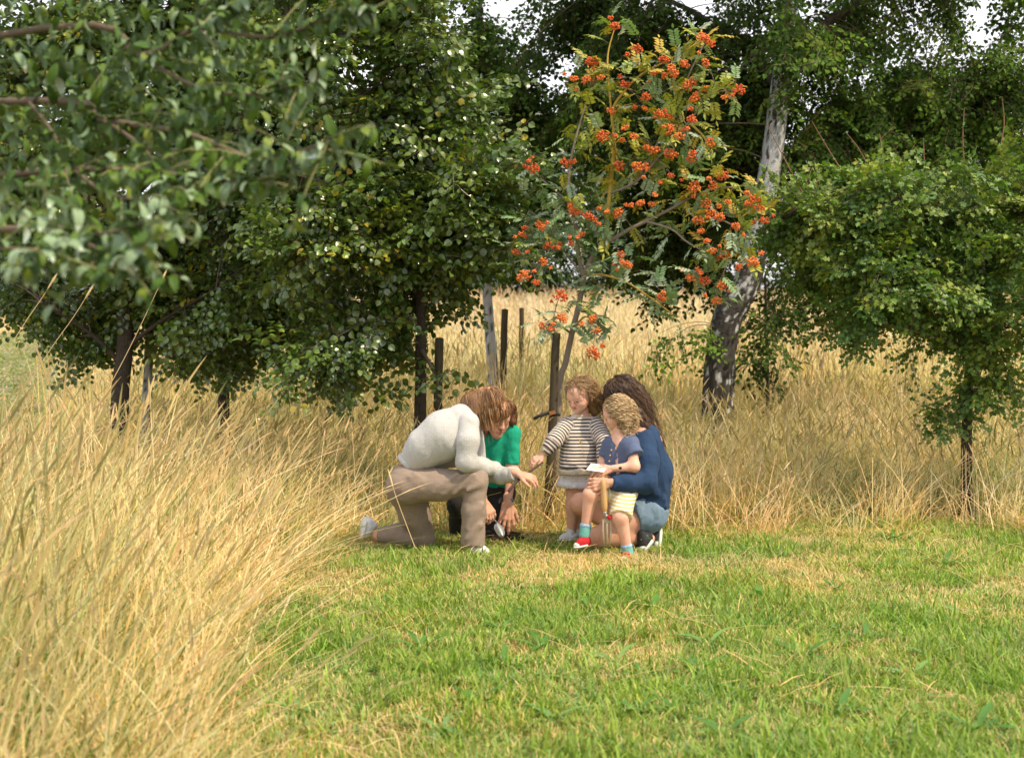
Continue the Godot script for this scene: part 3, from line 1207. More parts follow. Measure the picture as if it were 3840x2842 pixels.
	garment(p, "trousers", [
		[Vector3(-0.605, 0.405, -8.980), Vector3(-0.615, 0.381, -8.970), 0.098, 0.105], [Vector3(-0.615, 0.387, -9.130), Vector3(-0.626, 0.353, -9.140), 0.098, 0.105], [Vector3(-0.588, 0.471, -9.000), Vector3(-0.606, 0.406, -9.000), 0.075, 0.09, 2], [Vector3(-0.597, 0.455, -9.140), Vector3(-0.615, 0.389, -9.140), 0.075, 0.09, 2],
		[Vector3(-0.585, 0.386, -8.960), Vector3(-0.405, 0.393, -8.930), 0.105, 0.088], [Vector3(-0.405, 0.393, -8.930), Vector3(-0.202, 0.421, -8.910), 0.088, 0.066],
		[Vector3(-0.202, 0.421, -8.910), Vector3(-0.216, 0.248, -8.900), 0.066, 0.068], [Vector3(-0.216, 0.248, -8.900), Vector3(-0.223, 0.052, -8.890), 0.067, 0.069, 1],
		[Vector3(-0.218, 0.459, -8.842), Vector3(-0.324, 0.352, -8.850), 0.009, 0.007], [Vector3(-0.253, 0.469, -8.842), Vector3(-0.387, 0.353, -8.848), 0.010, 0.007], [Vector3(-0.306, 0.468, -8.842), Vector3(-0.437, 0.361, -8.848), 0.009, 0.007], [Vector3(-0.179, 0.407, -8.846), Vector3(-0.249, 0.370, -8.832), 0.010, 0.007],
		[Vector3(-0.551, 0.464, -8.872), Vector3(-0.505, 0.420, -8.860), 0.010, 0.007], [Vector3(-0.579, 0.443, -8.868), Vector3(-0.515, 0.385, -8.858), 0.010, 0.007], [Vector3(-0.168, 0.291, -8.845), Vector3(-0.253, 0.165, -8.836), 0.010, 0.007], [Vector3(-0.175, 0.179, -8.840), Vector3(-0.260, 0.099, -8.832), 0.010, 0.007],
		[Vector3(-0.604, 0.332, -9.130), Vector3(-0.562, 0.182, -9.160), 0.112, 0.09], [Vector3(-0.562, 0.182, -9.160), Vector3(-0.506, 0.047, -9.180), 0.09, 0.058],
		[Vector3(-0.508, 0.044, -9.180), Vector3(-0.661, 0.063, -9.220), 0.058, 0.064], [Vector3(-0.661, 0.063, -9.220), Vector3(-0.781, 0.055, -9.250), 0.064, 0.05, 1],
	], M.taupe, 0.028, 0.005, Vector3(5, 9, 6))
	shoe(p, Vector3(-0.251, 0.003, -8.900), Vector3(-0.116, -0.004, -8.860), Vector3.UP, 0.042, M.white)
	shoe(p, Vector3(-0.873, 0.161, -9.280), Vector3(-0.886, 0.041, -9.220), Vector3(0.85, 0.05, -0.45), 0.042, M.white)
	var cap := [[Vector3(-0.175, 0.834, -9.020), Vector3(-0.131, 0.827, -9.020), 0.098, 0.092], [Vector3(-0.240, 0.853, -9.030), Vector3(-0.172, 0.835, -9.030), 0.055, 0.09], [Vector3(-0.128, 0.808, -9.000), Vector3(-0.121, 0.788, -8.990), 0.085, 0.06], [Vector3(-0.193, 0.794, -9.000), Vector3(-0.186, 0.762, -9.000), 0.07, 0.045], [Vector3(-0.093, 0.817, -9.030), Vector3(-0.060, 0.801, -9.050), 0.068, 0.035]]
	hair(p, hc, hb, 0.97, cap, 1700, 0.11, Vector3(0.12, -1.0, 0.05), 0.003, 0.8, Color(0.095, 0.042, 0.018), Color(0.44, 0.235, 0.10), 0.0023, func(d): return not (d.z > 0.55 and d.y < 0.5))


func woman_in_green():
	var p := thing("person", "person in a short-sleeved green top and dark trousers digging with a trowel", "person", Vector3(-0.098, 0.012, -9.500) * Vector3(1, 0, 1), "people crouching by the tree")
	var hb := facing(Vector3(0.50, -0.30, 0.80), Vector3(0.25, 0.93, 0.2))
	var hc := Vector3(-0.101, 0.730, -9.380)
	var b := Buf.new()
	net(b, [
		[Vector3(-0.107, 0.290, -9.640), Vector3(-0.106, 0.568, -9.550), 0.08, 0.07], [Vector3(-0.151, 0.607, -9.540), Vector3(-0.022, 0.627, -9.490), 0.045, 0.04], [Vector3(-0.105, 0.618, -9.500), Vector3(-0.115, 0.709, -9.440), 0.052, 0.05],
		[Vector3(0.001, 0.645, -9.450), Vector3(-0.000, 0.430, -9.420), 0.042, 0.034], [Vector3(-0.000, 0.430, -9.420), Vector3(-0.024, 0.246, -9.340), 0.034, 0.024],
		[Vector3(-0.173, 0.618, -9.500), Vector3(-0.217, 0.415, -9.420), 0.042, 0.034], [Vector3(-0.217, 0.415, -9.420), Vector3(-0.166, 0.251, -9.300), 0.034, 0.024],
		[Vector3(-0.145, 0.285, -9.620), Vector3(-0.323, 0.223, -9.450), 0.075, 0.05], [Vector3(-0.323, 0.216, -9.450), Vector3(-0.321, -0.019, -9.600), 0.05, 0.04],
		[Vector3(-0.083, 0.285, -9.620), Vector3(-0.097, 0.032, -9.420), 0.075, 0.05], [Vector3(-0.097, 0.028, -9.420), Vector3(-0.132, -0.035, -9.800), 0.05, 0.035],
	], 0.012, 0.03)
	head(b, hc, hb, 0.98)
	hand(b, Vector3(-0.026, 0.240, -9.335), Vector3(-0.05, -0.97, 0.16), Vector3(0.25, 0.1, 0.96), 1.15, 0.16, -1.0, 0.2)
	hand(b, Vector3(-0.165, 0.249, -9.300), Vector3(0.45, -0.75, 0.4), Vector3(0.5, 0.5, 0.7), 0.95, 0.6, 1.0)
	skin_mesh(p, b)
	face_parts(p, hc, hb, 0.98, true)
	garment(p, "top", [
		[Vector3(-0.148, 0.322, -9.600), Vector3(-0.147, 0.586, -9.520), 0.085, 0.085, 2], [Vector3(-0.079, 0.322, -9.600), Vector3(-0.071, 0.588, -9.500), 0.085, 0.082, 2], [Vector3(-0.162, 0.603, -9.500), Vector3(-0.018, 0.633, -9.460), 0.066, 0.06], [Vector3(-0.112, 0.592, -9.460), Vector3(-0.105, 0.451, -9.500), 0.075, 0.08],
		[Vector3(-0.000, 0.634, -9.450), Vector3(0.001, 0.449, -9.420), 0.054, 0.043, 1], [Vector3(-0.173, 0.611, -9.500), Vector3(-0.210, 0.452, -9.430), 0.056, 0.046, 1],
	], M.green, 0.035, 0.009, Vector3(9, 6, 9))
	garment(p, "trousers", [
		[Vector3(-0.145, 0.314, -9.600), Vector3(-0.141, 0.262, -9.620), 0.09, 0.095, 2], [Vector3(-0.076, 0.314, -9.600), Vector3(-0.076, 0.262, -9.620), 0.09, 0.095, 2],
		[Vector3(-0.145, 0.262, -9.620), Vector3(-0.323, 0.216, -9.450), 0.09, 0.064], [Vector3(-0.323, 0.212, -9.450), Vector3(-0.321, -0.027, -9.600), 0.062, 0.055, 1],
		[Vector3(-0.083, 0.264, -9.600), Vector3(-0.097, 0.030, -9.430), 0.09, 0.066], [Vector3(-0.097, 0.027, -9.430), Vector3(-0.132, -0.039, -9.800), 0.064, 0.05, 1],
	], M.dark, 0.035, 0.008, Vector3(9, 5, 9))
	shoe(p, Vector3(-0.337, -0.061, -9.620), Vector3(-0.219, -0.049, -9.500), Vector3.UP, 0.04, M.black)
	shoe(p, Vector3(-0.137, -0.005, -9.860), Vector3(-0.140, -0.117, -9.820), Vector3(0, 0.1, 1), 0.04, M.black)
	band(p, "wristband", Vector3(-0.023, 0.254, -9.345), Vector3(-0.1, -1, 0.2), 0.0275, 0.006, M.sky_blue_band)
	var cap := [[Vector3(-0.118, 0.753, -9.440), Vector3(-0.099, 0.757, -9.430), 0.098, 0.09], [Vector3(-0.008, 0.806, -9.420), Vector3(0.002, 0.712, -9.400), 0.028, 0.024], [Vector3(-0.150, 0.700, -9.450), Vector3(-0.134, 0.613, -9.440), 0.05, 0.03], [Vector3(-0.013, 0.709, -9.440), Vector3(-0.024, 0.653, -9.440), 0.024, 0.022]]
	hair(p, hc, hb, 1.0, cap, 1200, 0.12, Vector3(-0.12, -1.0, -0.3), 0.005, 1.2, Color(0.06, 0.024, 0.012), Color(0.30, 0.13, 0.05), 0.0023, func(d): return not (d.z > 0.25 and d.y < 0.55))


func girl():
	var p := thing("person", "person, a small child standing in a black and cream striped jumper and white shorts", "person", Vector3(0.368, 0.036, -9.300) * Vector3(1, 0, 1), "people crouching by the tree")
	var hb := facing(Vector3(-0.62, -0.30, 0.68), Vector3(-0.12, 0.97, 0.1))
	var hc := Vector3(0.410, 0.864, -9.300)
	var b := Buf.new()
	net(b, [
		[Vector3(0.401, 0.368, -9.330), Vector3(0.401, 0.690, -9.330), 0.075, 0.065], [Vector3(0.340, 0.712, -9.320), Vector3(0.483, 0.712, -9.320), 0.04, 0.04], [Vector3(0.401, 0.718, -9.330), Vector3(0.416, 0.782, -9.320), 0.042, 0.038],
		[Vector3(0.320, 0.710, -9.300), Vector3(0.245, 0.613, -9.230), 0.03, 0.026], [Vector3(0.245, 0.613, -9.230), Vector3(0.186, 0.540, -9.200), 0.026, 0.018],
		[Vector3(0.500, 0.710, -9.300), Vector3(0.544, 0.602, -9.200), 0.03, 0.026], [Vector3(0.544, 0.602, -9.200), Vector3(0.517, 0.495, -9.150), 0.026, 0.018],
		[Vector3(0.376, 0.368, -9.330), Vector3(0.358, 0.220, -9.310), 0.062, 0.038], [Vector3(0.358, 0.213, -9.310), Vector3(0.350, 0.060, -9.330), 0.040, 0.023],
		[Vector3(0.434, 0.368, -9.330), Vector3(0.408, 0.213, -9.360), 0.062, 0.038], [Vector3(0.408, 0.206, -9.360), Vector3(0.385, 0.055, -9.360), 0.040, 0.023],
	], 0.011, 0.025)
	head(b, hc, hb, 0.9, true)
	hand(b, Vector3(0.185, 0.537, -9.200), Vector3(-0.82, -0.5, 0.12), Vector3(-0.35, 0.75, 0.5), 0.72, 0.30, -1.0, 0.16, 0.0034)
	hand(b, Vector3(0.517, 0.491, -9.150), Vector3(-0.3, -0.9, 0.1), Vector3(0.3, 0.1, 0.9), 0.72, 0.4, 1.0)
	skin_mesh(p, b, M.child_skin)
	face_parts(p, hc, hb, 0.9, true, true)
	var up := Vector3(0, 1, 0)
	garment(p, "jumper", [
		[Vector3(0.359, 0.436, -9.330), Vector3(0.366, 0.675, -9.330), 0.086, 0.066, 2, up], [Vector3(0.444, 0.436, -9.330), Vector3(0.437, 0.675, -9.330), 0.086, 0.066, 2, up], [Vector3(0.356, 0.443, -9.270), Vector3(0.368, 0.636, -9.290), 0.08, 0.06, 2, up], [Vector3(0.442, 0.443, -9.270), Vector3(0.432, 0.636, -9.290), 0.08, 0.06, 2, up],
		[Vector3(0.340, 0.698, -9.320), Vector3(0.483, 0.698, -9.320), 0.052, 0.055, 0, up], [Vector3(0.398, 0.718, -9.330), Vector3(0.396, 0.754, -9.320), 0.058, 0.05, 1, up],
		[Vector3(0.320, 0.696, -9.300), Vector3(0.248, 0.614, -9.220), 0.050, 0.047], [Vector3(0.248, 0.614, -9.220), Vector3(0.202, 0.563, -9.200), 0.047, 0.038, 1],
		[Vector3(0.504, 0.692, -9.300), Vector3(0.546, 0.602, -9.200), 0.054, 0.05], [Vector3(0.546, 0.602, -9.200), Vector3(0.524, 0.509, -9.150), 0.05, 0.038, 1],
	], M.stripe, 0.022, 0.006, Vector3(9, 4, 9), true, 0.008)
	garment(p, "cuff", [[Vector3(0.205, 0.566, -9.200), Vector3(0.188, 0.544, -9.200), 0.034, 0.027, 3]], M.ecru, 0.01, 0.003, Vector3(50, 8, 50), false, 0.005)
	garment(p, "cuff", [[Vector3(0.525, 0.514, -9.150), Vector3(0.519, 0.491, -9.150), 0.034, 0.027, 3]], M.ecru, 0.01, 0.003, Vector3(50, 8, 50), false, 0.005)
	garment(p, "hem", [[Vector3(0.361, 0.409, -9.330), Vector3(0.359, 0.439, -9.330), 0.083, 0.0895, 3], [Vector3(0.442, 0.409, -9.330), Vector3(0.444, 0.439, -9.330), 0.083, 0.0895, 3], [Vector3(0.358, 0.416, -9.270), Vector3(0.356, 0.446, -9.270), 0.077, 0.0835, 3], [Vector3(0.439, 0.416, -9.270), Vector3(0.442, 0.446, -9.270), 0.077, 0.0835, 3]], M.ecru, 0.022, 0.004, Vector3(20, 5, 20), false, 0.007)
	garment(p, "collar", [[Vector3(0.397, 0.746, -9.320), Vector3(0.396, 0.762, -9.320), 0.052, 0.048, 3]], M.ecru, 0.01, 0.0, Vector3.ONE, false, 0.006)
	var shorts := [[Vector3(0.369, 0.419, -9.320), Vector3(0.356, 0.351, -9.320), 0.078, 0.088, 1], [Vector3(0.437, 0.419, -9.320), Vector3(0.446, 0.351, -9.320), 0.078, 0.088, 1]]
	for k in 22:  # scalloped edge
		var a := TAU * k / 22.0
		for c in [Vector3(0.356, 0.350, -9.320), Vector3(0.446, 0.350, -9.320)]:
			var q: Vector3 = c + Vector3(cos(a), 0, sin(a)) * 0.083
			shorts.append([q, q + Vector3(0, -0.012, 0), 0.013, 0.011])
	garment(p, "shorts", shorts, M.white, 0.012, 0.006, Vector3(12, 5, 12), false, 0.007)
	for k in 2:
		var a: Vector3 = [Vector3(0.349, 0.071, -9.330), Vector3(0.386, 0.066, -9.360)][k]
		garment(p, "sock", [[a + Vector3(0, 0.02, 0), a + Vector3(-0.005, -0.04, 0.01), 0.026, 0.029]], M.white, 0.01, 0.003, Vector3(40, 10, 40), false, 0.006)
	shoe(p, Vector3(0.366, 0.014, -9.350), Vector3(0.271, 0.016, -9.270), Vector3.UP, 0.029, M.white)
	shoe(p, Vector3(0.401, 0.013, -9.380), Vector3(0.328, 0.018, -9.280), Vector3.UP, 0.029, M.white)
	band(p, "wristband", Vector3(0.199, 0.551, -9.195), Vector3(-0.6, -0.8, 0), 0.0235, 0.005, M.black)
	var cap := [[Vector3(0.416, 0.891, -9.330), Vector3(0.429, 0.904, -9.330), 0.078, 0.084], [Vector3(0.463, 0.874, -9.350), Vector3(0.493, 0.787, -9.360), 0.062, 0.04], [Vector3(0.377, 0.907, -9.290), Vector3(0.424, 0.922, -9.300), 0.05, 0.06]]
	hair(p, hc, hb, 0.92, cap, 1700, 0.12, Vector3(0.55, -0.75, -0.3), 0.009, 1.6, Color(0.16, 0.085, 0.035), Color(0.60, 0.39, 0.19), 0.002, func(d): return not (d.z > 0.35 and d.y < 0.62) and not (d.z > 0.1 and d.y < 0.1))
	var tie := Buf.new()
	ball(tie, Vector3(0.420, 0.978, -9.300), Vector3(0.02, 0.011, 0.018), Basis(), 10, 7)
	part("hair_tie", tie, M.white, p)


func boy():
	var p := thing("person", "person, small curly blond child in a blue T-shirt and yellow striped shorts", "person", Vector3(0.605, 0.031, -8.900) * Vector3(1, 0, 1), "people crouching by the tree")
	var hb := facing(Vector3(-0.90, -0.28, -0.12), Vector3(-0.22, 0.95, 0.1))
	var hc := Vector3(0.606, 0.786, -8.950)
	var b := Buf.new()
	net(b, [
		[Vector3(0.616, 0.377, -8.970), Vector3(0.622, 0.627, -8.950), 0.072, 0.065], [Vector3(0.570, 0.630, -8.990), Vector3(0.668, 0.636, -8.920), 0.038, 0.038], [Vector3(0.619, 0.640, -8.950), Vector3(0.608, 0.720, -8.950), 0.043, 0.042],
		[Vector3(0.673, 0.625, -8.900), Vector3(0.686, 0.507, -8.840), 0.033, 0.029], [Vector3(0.686, 0.505, -8.840), Vector3(0.565, 0.495, -8.840), 0.030, 0.020],
		[Vector3(0.556, 0.615, -9.000), Vector3(0.522, 0.518, -9.000), 0.033, 0.027], [Vector3(0.522, 0.518, -9.000), Vector3(0.508, 0.449, -8.940), 0.027, 0.02],
		[Vector3(0.591, 0.359, -8.950), Vector3(0.442, 0.348, -8.850), 0.055, 0.041], [Vector3(0.440, 0.344, -8.850), Vector3(0.412, 0.153, -8.860), 0.042, 0.025],
		[Vector3(0.631, 0.361, -8.930), Vector3(0.605, 0.229, -8.800), 0.058, 0.042], [Vector3(0.605, 0.226, -8.800), Vector3(0.647, 0.044, -8.820), 0.043, 0.025],
	], 0.010, 0.025)
	head(b, hc, hb, 0.84, true)
	hand(b, Vector3(0.561, 0.494, -8.840), Vector3(-0.9, -0.25, -0.1), Vector3(0.1, 0.55, 0.8), 0.72, 0.45, 1.0, 0.1, 0.0034)
	hand(b, Vector3(0.509, 0.455, -8.940), Vector3(-0.35, -0.85, 0.3), Vector3(-0.6, 0.2, 0.75), 0.72, 0.6, 1.0, 0.1, 0.0034)
	skin_mesh(p, b, M.child_skin)
	face_parts(p, hc, hb, 0.84, true, true)
	garment(p, "shirt", [
		[Vector3(0.592, 0.446, -8.970), Vector3(0.595, 0.612, -8.960), 0.070, 0.062, 2], [Vector3(0.656, 0.448, -8.950), Vector3(0.648, 0.615, -8.930), 0.070, 0.064, 2], [Vector3(0.563, 0.619, -8.990), Vector3(0.674, 0.631, -8.910), 0.046, 0.046], [Vector3(0.619, 0.640, -8.950), Vector3(0.617, 0.655, -8.950), 0.055, 0.046, 1],
		[Vector3(0.673, 0.618, -8.900), Vector3(0.695, 0.564, -8.860), 0.048, 0.052, 1], [Vector3(0.556, 0.608, -9.000), Vector3(0.532, 0.539, -9.000), 0.047, 0.049, 1],
	], M.blue, 0.022, 0.006, Vector3(10, 6, 10), false, 0.008)
	for q in [Vector3(0.561, 0.591, -8.905), Vector3(0.554, 0.562, -8.900), Vector3(0.549, 0.529, -8.900)]:
		var t := Buf.new()
		ball(t, q, Vector3(0.0055, 0.0055, 0.004), Basis(), 8, 5)
		part("button", t, M.wood, p)
	var up := Vector3(0.15, 1, 0).normalized()
	garment(p, "shorts", [
		[Vector3(0.588, 0.392, -8.960), Vector3(0.595, 0.358, -8.960), 0.07, 0.074, 2, up], [Vector3(0.645, 0.394, -8.940), Vector3(0.638, 0.361, -8.930), 0.07, 0.074, 2, up],
		[Vector3(0.595, 0.362, -8.950), Vector3(0.488, 0.351, -8.880), 0.070, 0.06, 1], [Vector3(0.637, 0.363, -8.920), Vector3(0.606, 0.228, -8.800), 0.074, 0.066, 1, up],
	], M.yellow, 0.022, 0.005, Vector3(10, 5, 10), true, 0.008)
	var cord := Buf.new()
	for e in [Vector3(0.530, 0.339, -8.840), Vector3(0.546, 0.350, -8.830)]:
		tube(cord, [Vector3(0.544, 0.377, -8.860), (Vector3(0.544, 0.377, -8.860)).lerp(e, 0.5) + Vector3(0, 0, 0.01), e], [0.003, 0.003, 0.003], 5)
	part("drawstring", cord, M.white, p)
	for k in 2:
		var top: Vector3 = [Vector3(0.415, 0.180, -8.860), Vector3(0.641, 0.070, -8.820)][k]
		var low: Vector3 = [Vector3(0.408, 0.122, -8.860), Vector3(0.649, 0.024, -8.820)][k]
		garment(p, "sock", [[top, low, 0.031, 0.032, 2]], M.teal, 0.01, 0.003, Vector3(40, 10, 40), false, 0.006)
		garment(p, "sock_band", [[top + (top - low).normalized() * 0.004, top - (top - low).normalized() * 0.014, 0.0325, 0.0335, 3]], M.sky_blue, 0.008, 0.002, Vector3(40, 10, 40), false, 0.005)
	shoe(p, Vector3(0.440, 0.066, -8.870), Vector3(0.349, 0.051, -8.820), Vector3(-0.18, 1, 0.1), 0.030, M.red, M.rubber, M.teal)
	shoe(p, Vector3(0.663, -0.022, -8.850), Vector3(0.609, -0.006, -8.720), Vector3.UP, 0.030, M.red, M.rubber)
	var mark := Buf.new()
	ball(mark, Vector3(0.606, 0.500, -8.818), Vector3(0.010, 0.008, 0.004), Basis(), 8, 6)
	part("sticker", mark, M.black, p)
	var cap := [[Vector3(0.616, 0.803, -8.950), Vector3(0.632, 0.800, -8.950), 0.074, 0.075], [Vector3(0.640, 0.757, -8.950), Vector3(0.646, 0.735, -8.950), 0.058, 0.042], [Vector3(0.579, 0.822, -8.950), Vector3(0.593, 0.835, -8.950), 0.045, 0.052]]
	hair(p, hc, hb, 0.80, cap, 1900, 0.05, Vector3(0.15, -0.3, 0.1), 0.011, 1.8, Color(0.24, 0.135, 0.05), Color(0.78, 0.57, 0.32), 0.0025, func(d): return not (d.z > 0.45 and d.y < 0.55) and not (d.z > 0.0 and d.y < -0.05))


func woman_in_navy():
	var p := thing("person", "person with long dark curly hair kneeling in a navy sweatshirt and pale denim shorts", "person", Vector3(0.780, -0.019, -9.200) * Vector3(1, 0, 1), "people crouching by the tree")
	var hb := facing(Vector3(-0.86, -0.45, 0.1), Vector3(-0.35, 0.92, 0.05))
	var hc := Vector3(0.651, 0.860, -9.220)
	var b := Buf.new()
	net(b, [
		[Vector3(0.803, 0.204, -9.220), Vector3(0.780, 0.602, -9.200), 0.11, 0.10], [Vector3(0.735, 0.656, -9.080), Vector3(0.771, 0.646, -9.340), 0.055, 0.055], [Vector3(0.752, 0.659, -9.200), Vector3(0.676, 0.770, -9.220), 0.055, 0.055],
		[Vector3(0.748, 0.651, -9.060), Vector3(0.757, 0.417, -8.920), 0.045, 0.038], [Vector3(0.757, 0.417, -8.920), Vector3(0.546, 0.415, -8.830), 0.038, 0.026],
		[Vector3(0.765, 0.623, -9.360), Vector3(0.686, 0.421, -9.360), 0.045, 0.038], [Vector3(0.686, 0.421, -9.360), Vector3(0.568, 0.321, -9.300), 0.038, 0.026],
		[Vector3(0.796, 0.214, -9.300), Vector3(0.399, 0.260, -9.120), 0.09, 0.06], [Vector3(0.397, 0.257, -9.120), Vector3(0.601, 0.130, -9.150), 0.06, 0.052], [Vector3(0.601, 0.130, -9.150), Vector3(0.752, 0.059, -9.200), 0.05, 0.034],
		[Vector3(0.795, 0.211, -9.120), Vector3(0.485, 0.080, -9.020), 0.088, 0.058], [Vector3(0.482, 0.077, -9.020), Vector3(0.637, 0.074, -9.060), 0.056, 0.054], [Vector3(0.637, 0.074, -9.060), Vector3(0.793, 0.061, -9.100), 0.05, 0.034],
	], 0.012, 0.03)
	head(b, hc, hb, 1.0)
	hand(b, Vector3(0.543, 0.417, -8.825), Vector3(-0.95, -0.12, 0.05), Vector3(0.05, 0.25, 0.95), 0.98, 0.62, -1.0)
	hand(b, Vector3(0.566, 0.319, -9.300), Vector3(-0.8, -0.5, 0.1), Vector3(0.05, 0.6, 0.7), 0.92, 0.5, 1.0)
	skin_mesh(p, b)
	face_parts(p, hc, hb, 1.0, true)
	garment(p, "sweatshirt", [
		[Vector3(0.815, 0.225, -9.150), Vector3(0.817, 0.448, -9.130), 0.102, 0.11, 2], [Vector3(0.828, 0.204, -9.300), Vector3(0.824, 0.430, -9.290), 0.102, 0.11, 2],
		[Vector3(0.817, 0.448, -9.130), Vector3(0.775, 0.630, -9.130), 0.11, 0.09], [Vector3(0.824, 0.430, -9.290), Vector3(0.785, 0.615, -9.290), 0.11, 0.09], [Vector3(0.744, 0.654, -9.100), Vector3(0.769, 0.641, -9.320), 0.068, 0.068], [Vector3(0.748, 0.660, -9.190), Vector3(0.699, 0.729, -9.200), 0.074, 0.062, 1],
		[Vector3(0.744, 0.407, -9.180), Vector3(0.727, 0.298, -9.150), 0.11, 0.085],
		[Vector3(0.819, 0.631, -9.045), Vector3(0.871, 0.354, -9.040), 0.014, 0.012], [Vector3(0.850, 0.614, -9.080), Vector3(0.899, 0.419, -9.080), 0.014, 0.010], [Vector3(0.794, 0.369, -9.030), Vector3(0.872, 0.291, -9.050), 0.016, 0.012], [Vector3(0.767, 0.271, -9.040), Vector3(0.880, 0.248, -9.060), 0.014, 0.012],
		[Vector3(0.765, 0.615, -9.360), Vector3(0.686, 0.421, -9.360), 0.064, 0.056], [Vector3(0.686, 0.421, -9.360), Vector3(0.583, 0.331, -9.310), 0.056, 0.044, 1],
	], M.navy, 0.03, 0.012, Vector3(6, 2.5, 6))
	garment(p, "sleeve", [
		[Vector3(0.755, 0.637, -9.060), Vector3(0.768, 0.528, -8.970), 0.068, 0.066], [Vector3(0.768, 0.528, -8.970), Vector3(0.757, 0.417, -8.920), 0.066, 0.066], [Vector3(0.757, 0.407, -8.920), Vector3(0.650, 0.411, -8.860), 0.062, 0.056], [Vector3(0.650, 0.411, -8.860), Vector3(0.557, 0.415, -8.830), 0.056, 0.044, 1],
	], M.navy, 0.03, 0.008, Vector3(7, 5, 7))
	garment(p, "shorts", [
		[Vector3(0.804, 0.249, -9.150), Vector3(0.790, 0.200, -9.150), 0.115, 0.115, 2], [Vector3(0.818, 0.229, -9.300), Vector3(0.803, 0.179, -9.300), 0.115, 0.115, 2],
		[Vector3(0.781, 0.211, -9.120), Vector3(0.694, 0.182, -9.080), 0.112, 0.092, 1], [Vector3(0.789, 0.207, -9.300), Vector3(0.634, 0.240, -9.220), 0.105, 0.088, 1],
	], M.denim, 0.03, 0.006, Vector3(12, 8, 12))
	for q in [[Vector3(0.715, 0.073, -9.180), Vector3(0.763, 0.053, -9.200)], [Vector3(0.735, 0.065, -9.080), Vector3(0.786, 0.059, -9.100)]]:
		garment(p, "sock", [[q[0], q[1], 0.042, 0.038, 2]], M.white, 0.01, 0.003, Vector3(30, 10, 30), false, 0.006)
	shoe(p, Vector3(0.808, 0.072, -9.070), Vector3(0.743, -0.010, -9.000), Vector3(-0.75, -0.2, 0.55), 0.042, M.black, M.rubber, M.moss)
	shoe(p, Vector3(0.865, 0.122, -9.200), Vector3(0.852, -0.006, -9.120), Vector3(-0.95, 0.1, 0.2), 0.044, M.black, M.rubber)
	var cap := [[Vector3(0.662, 0.877, -9.220), Vector3(0.699, 0.870, -9.230), 0.096, 0.093], [Vector3(0.717, 0.844, -9.220), Vector3(0.767, 0.727, -9.220), 0.068, 0.052], [Vector3(0.765, 0.729, -9.200), Vector3(0.808, 0.667, -9.200), 0.045, 0.022], [Vector3(0.722, 0.781, -9.130), Vector3(0.752, 0.690, -9.080), 0.042, 0.026], [Vector3(0.608, 0.911, -9.220), Vector3(0.654, 0.922, -9.220), 0.05, 0.07]]
	hair(p, hc, hb, 1.03, cap, 1700, 0.17, Vector3(0.42, -0.95, 0.0), 0.007, 2.2, Color(0.026, 0.013, 0.008), Color(0.16, 0.085, 0.045), 0.0022, func(d): return not (d.z > 0.3 and d.y < 0.6))
	var clip := Buf.new()
	for k in 5:
		var q := Vector3(0.597, 0.947, -9.200) + Vector3(0.007 * k, 0.004 * sin(k * 1.2), 0.0)
		tube(clip, [q + Vector3(-0.008, 0.022, 0.012), q + Vector3(0.004, 0.006, 0.02), q + Vector3(0.0, -0.022, 0.012)], [0.004, 0.005, 0.002], 5)
	tube(clip, [Vector3(0.589, 0.938, -9.180), Vector3(0.628, 0.948, -9.180)], [0.007, 0.006], 6)
	part("hair_clip", clip, M.tortoise, p)


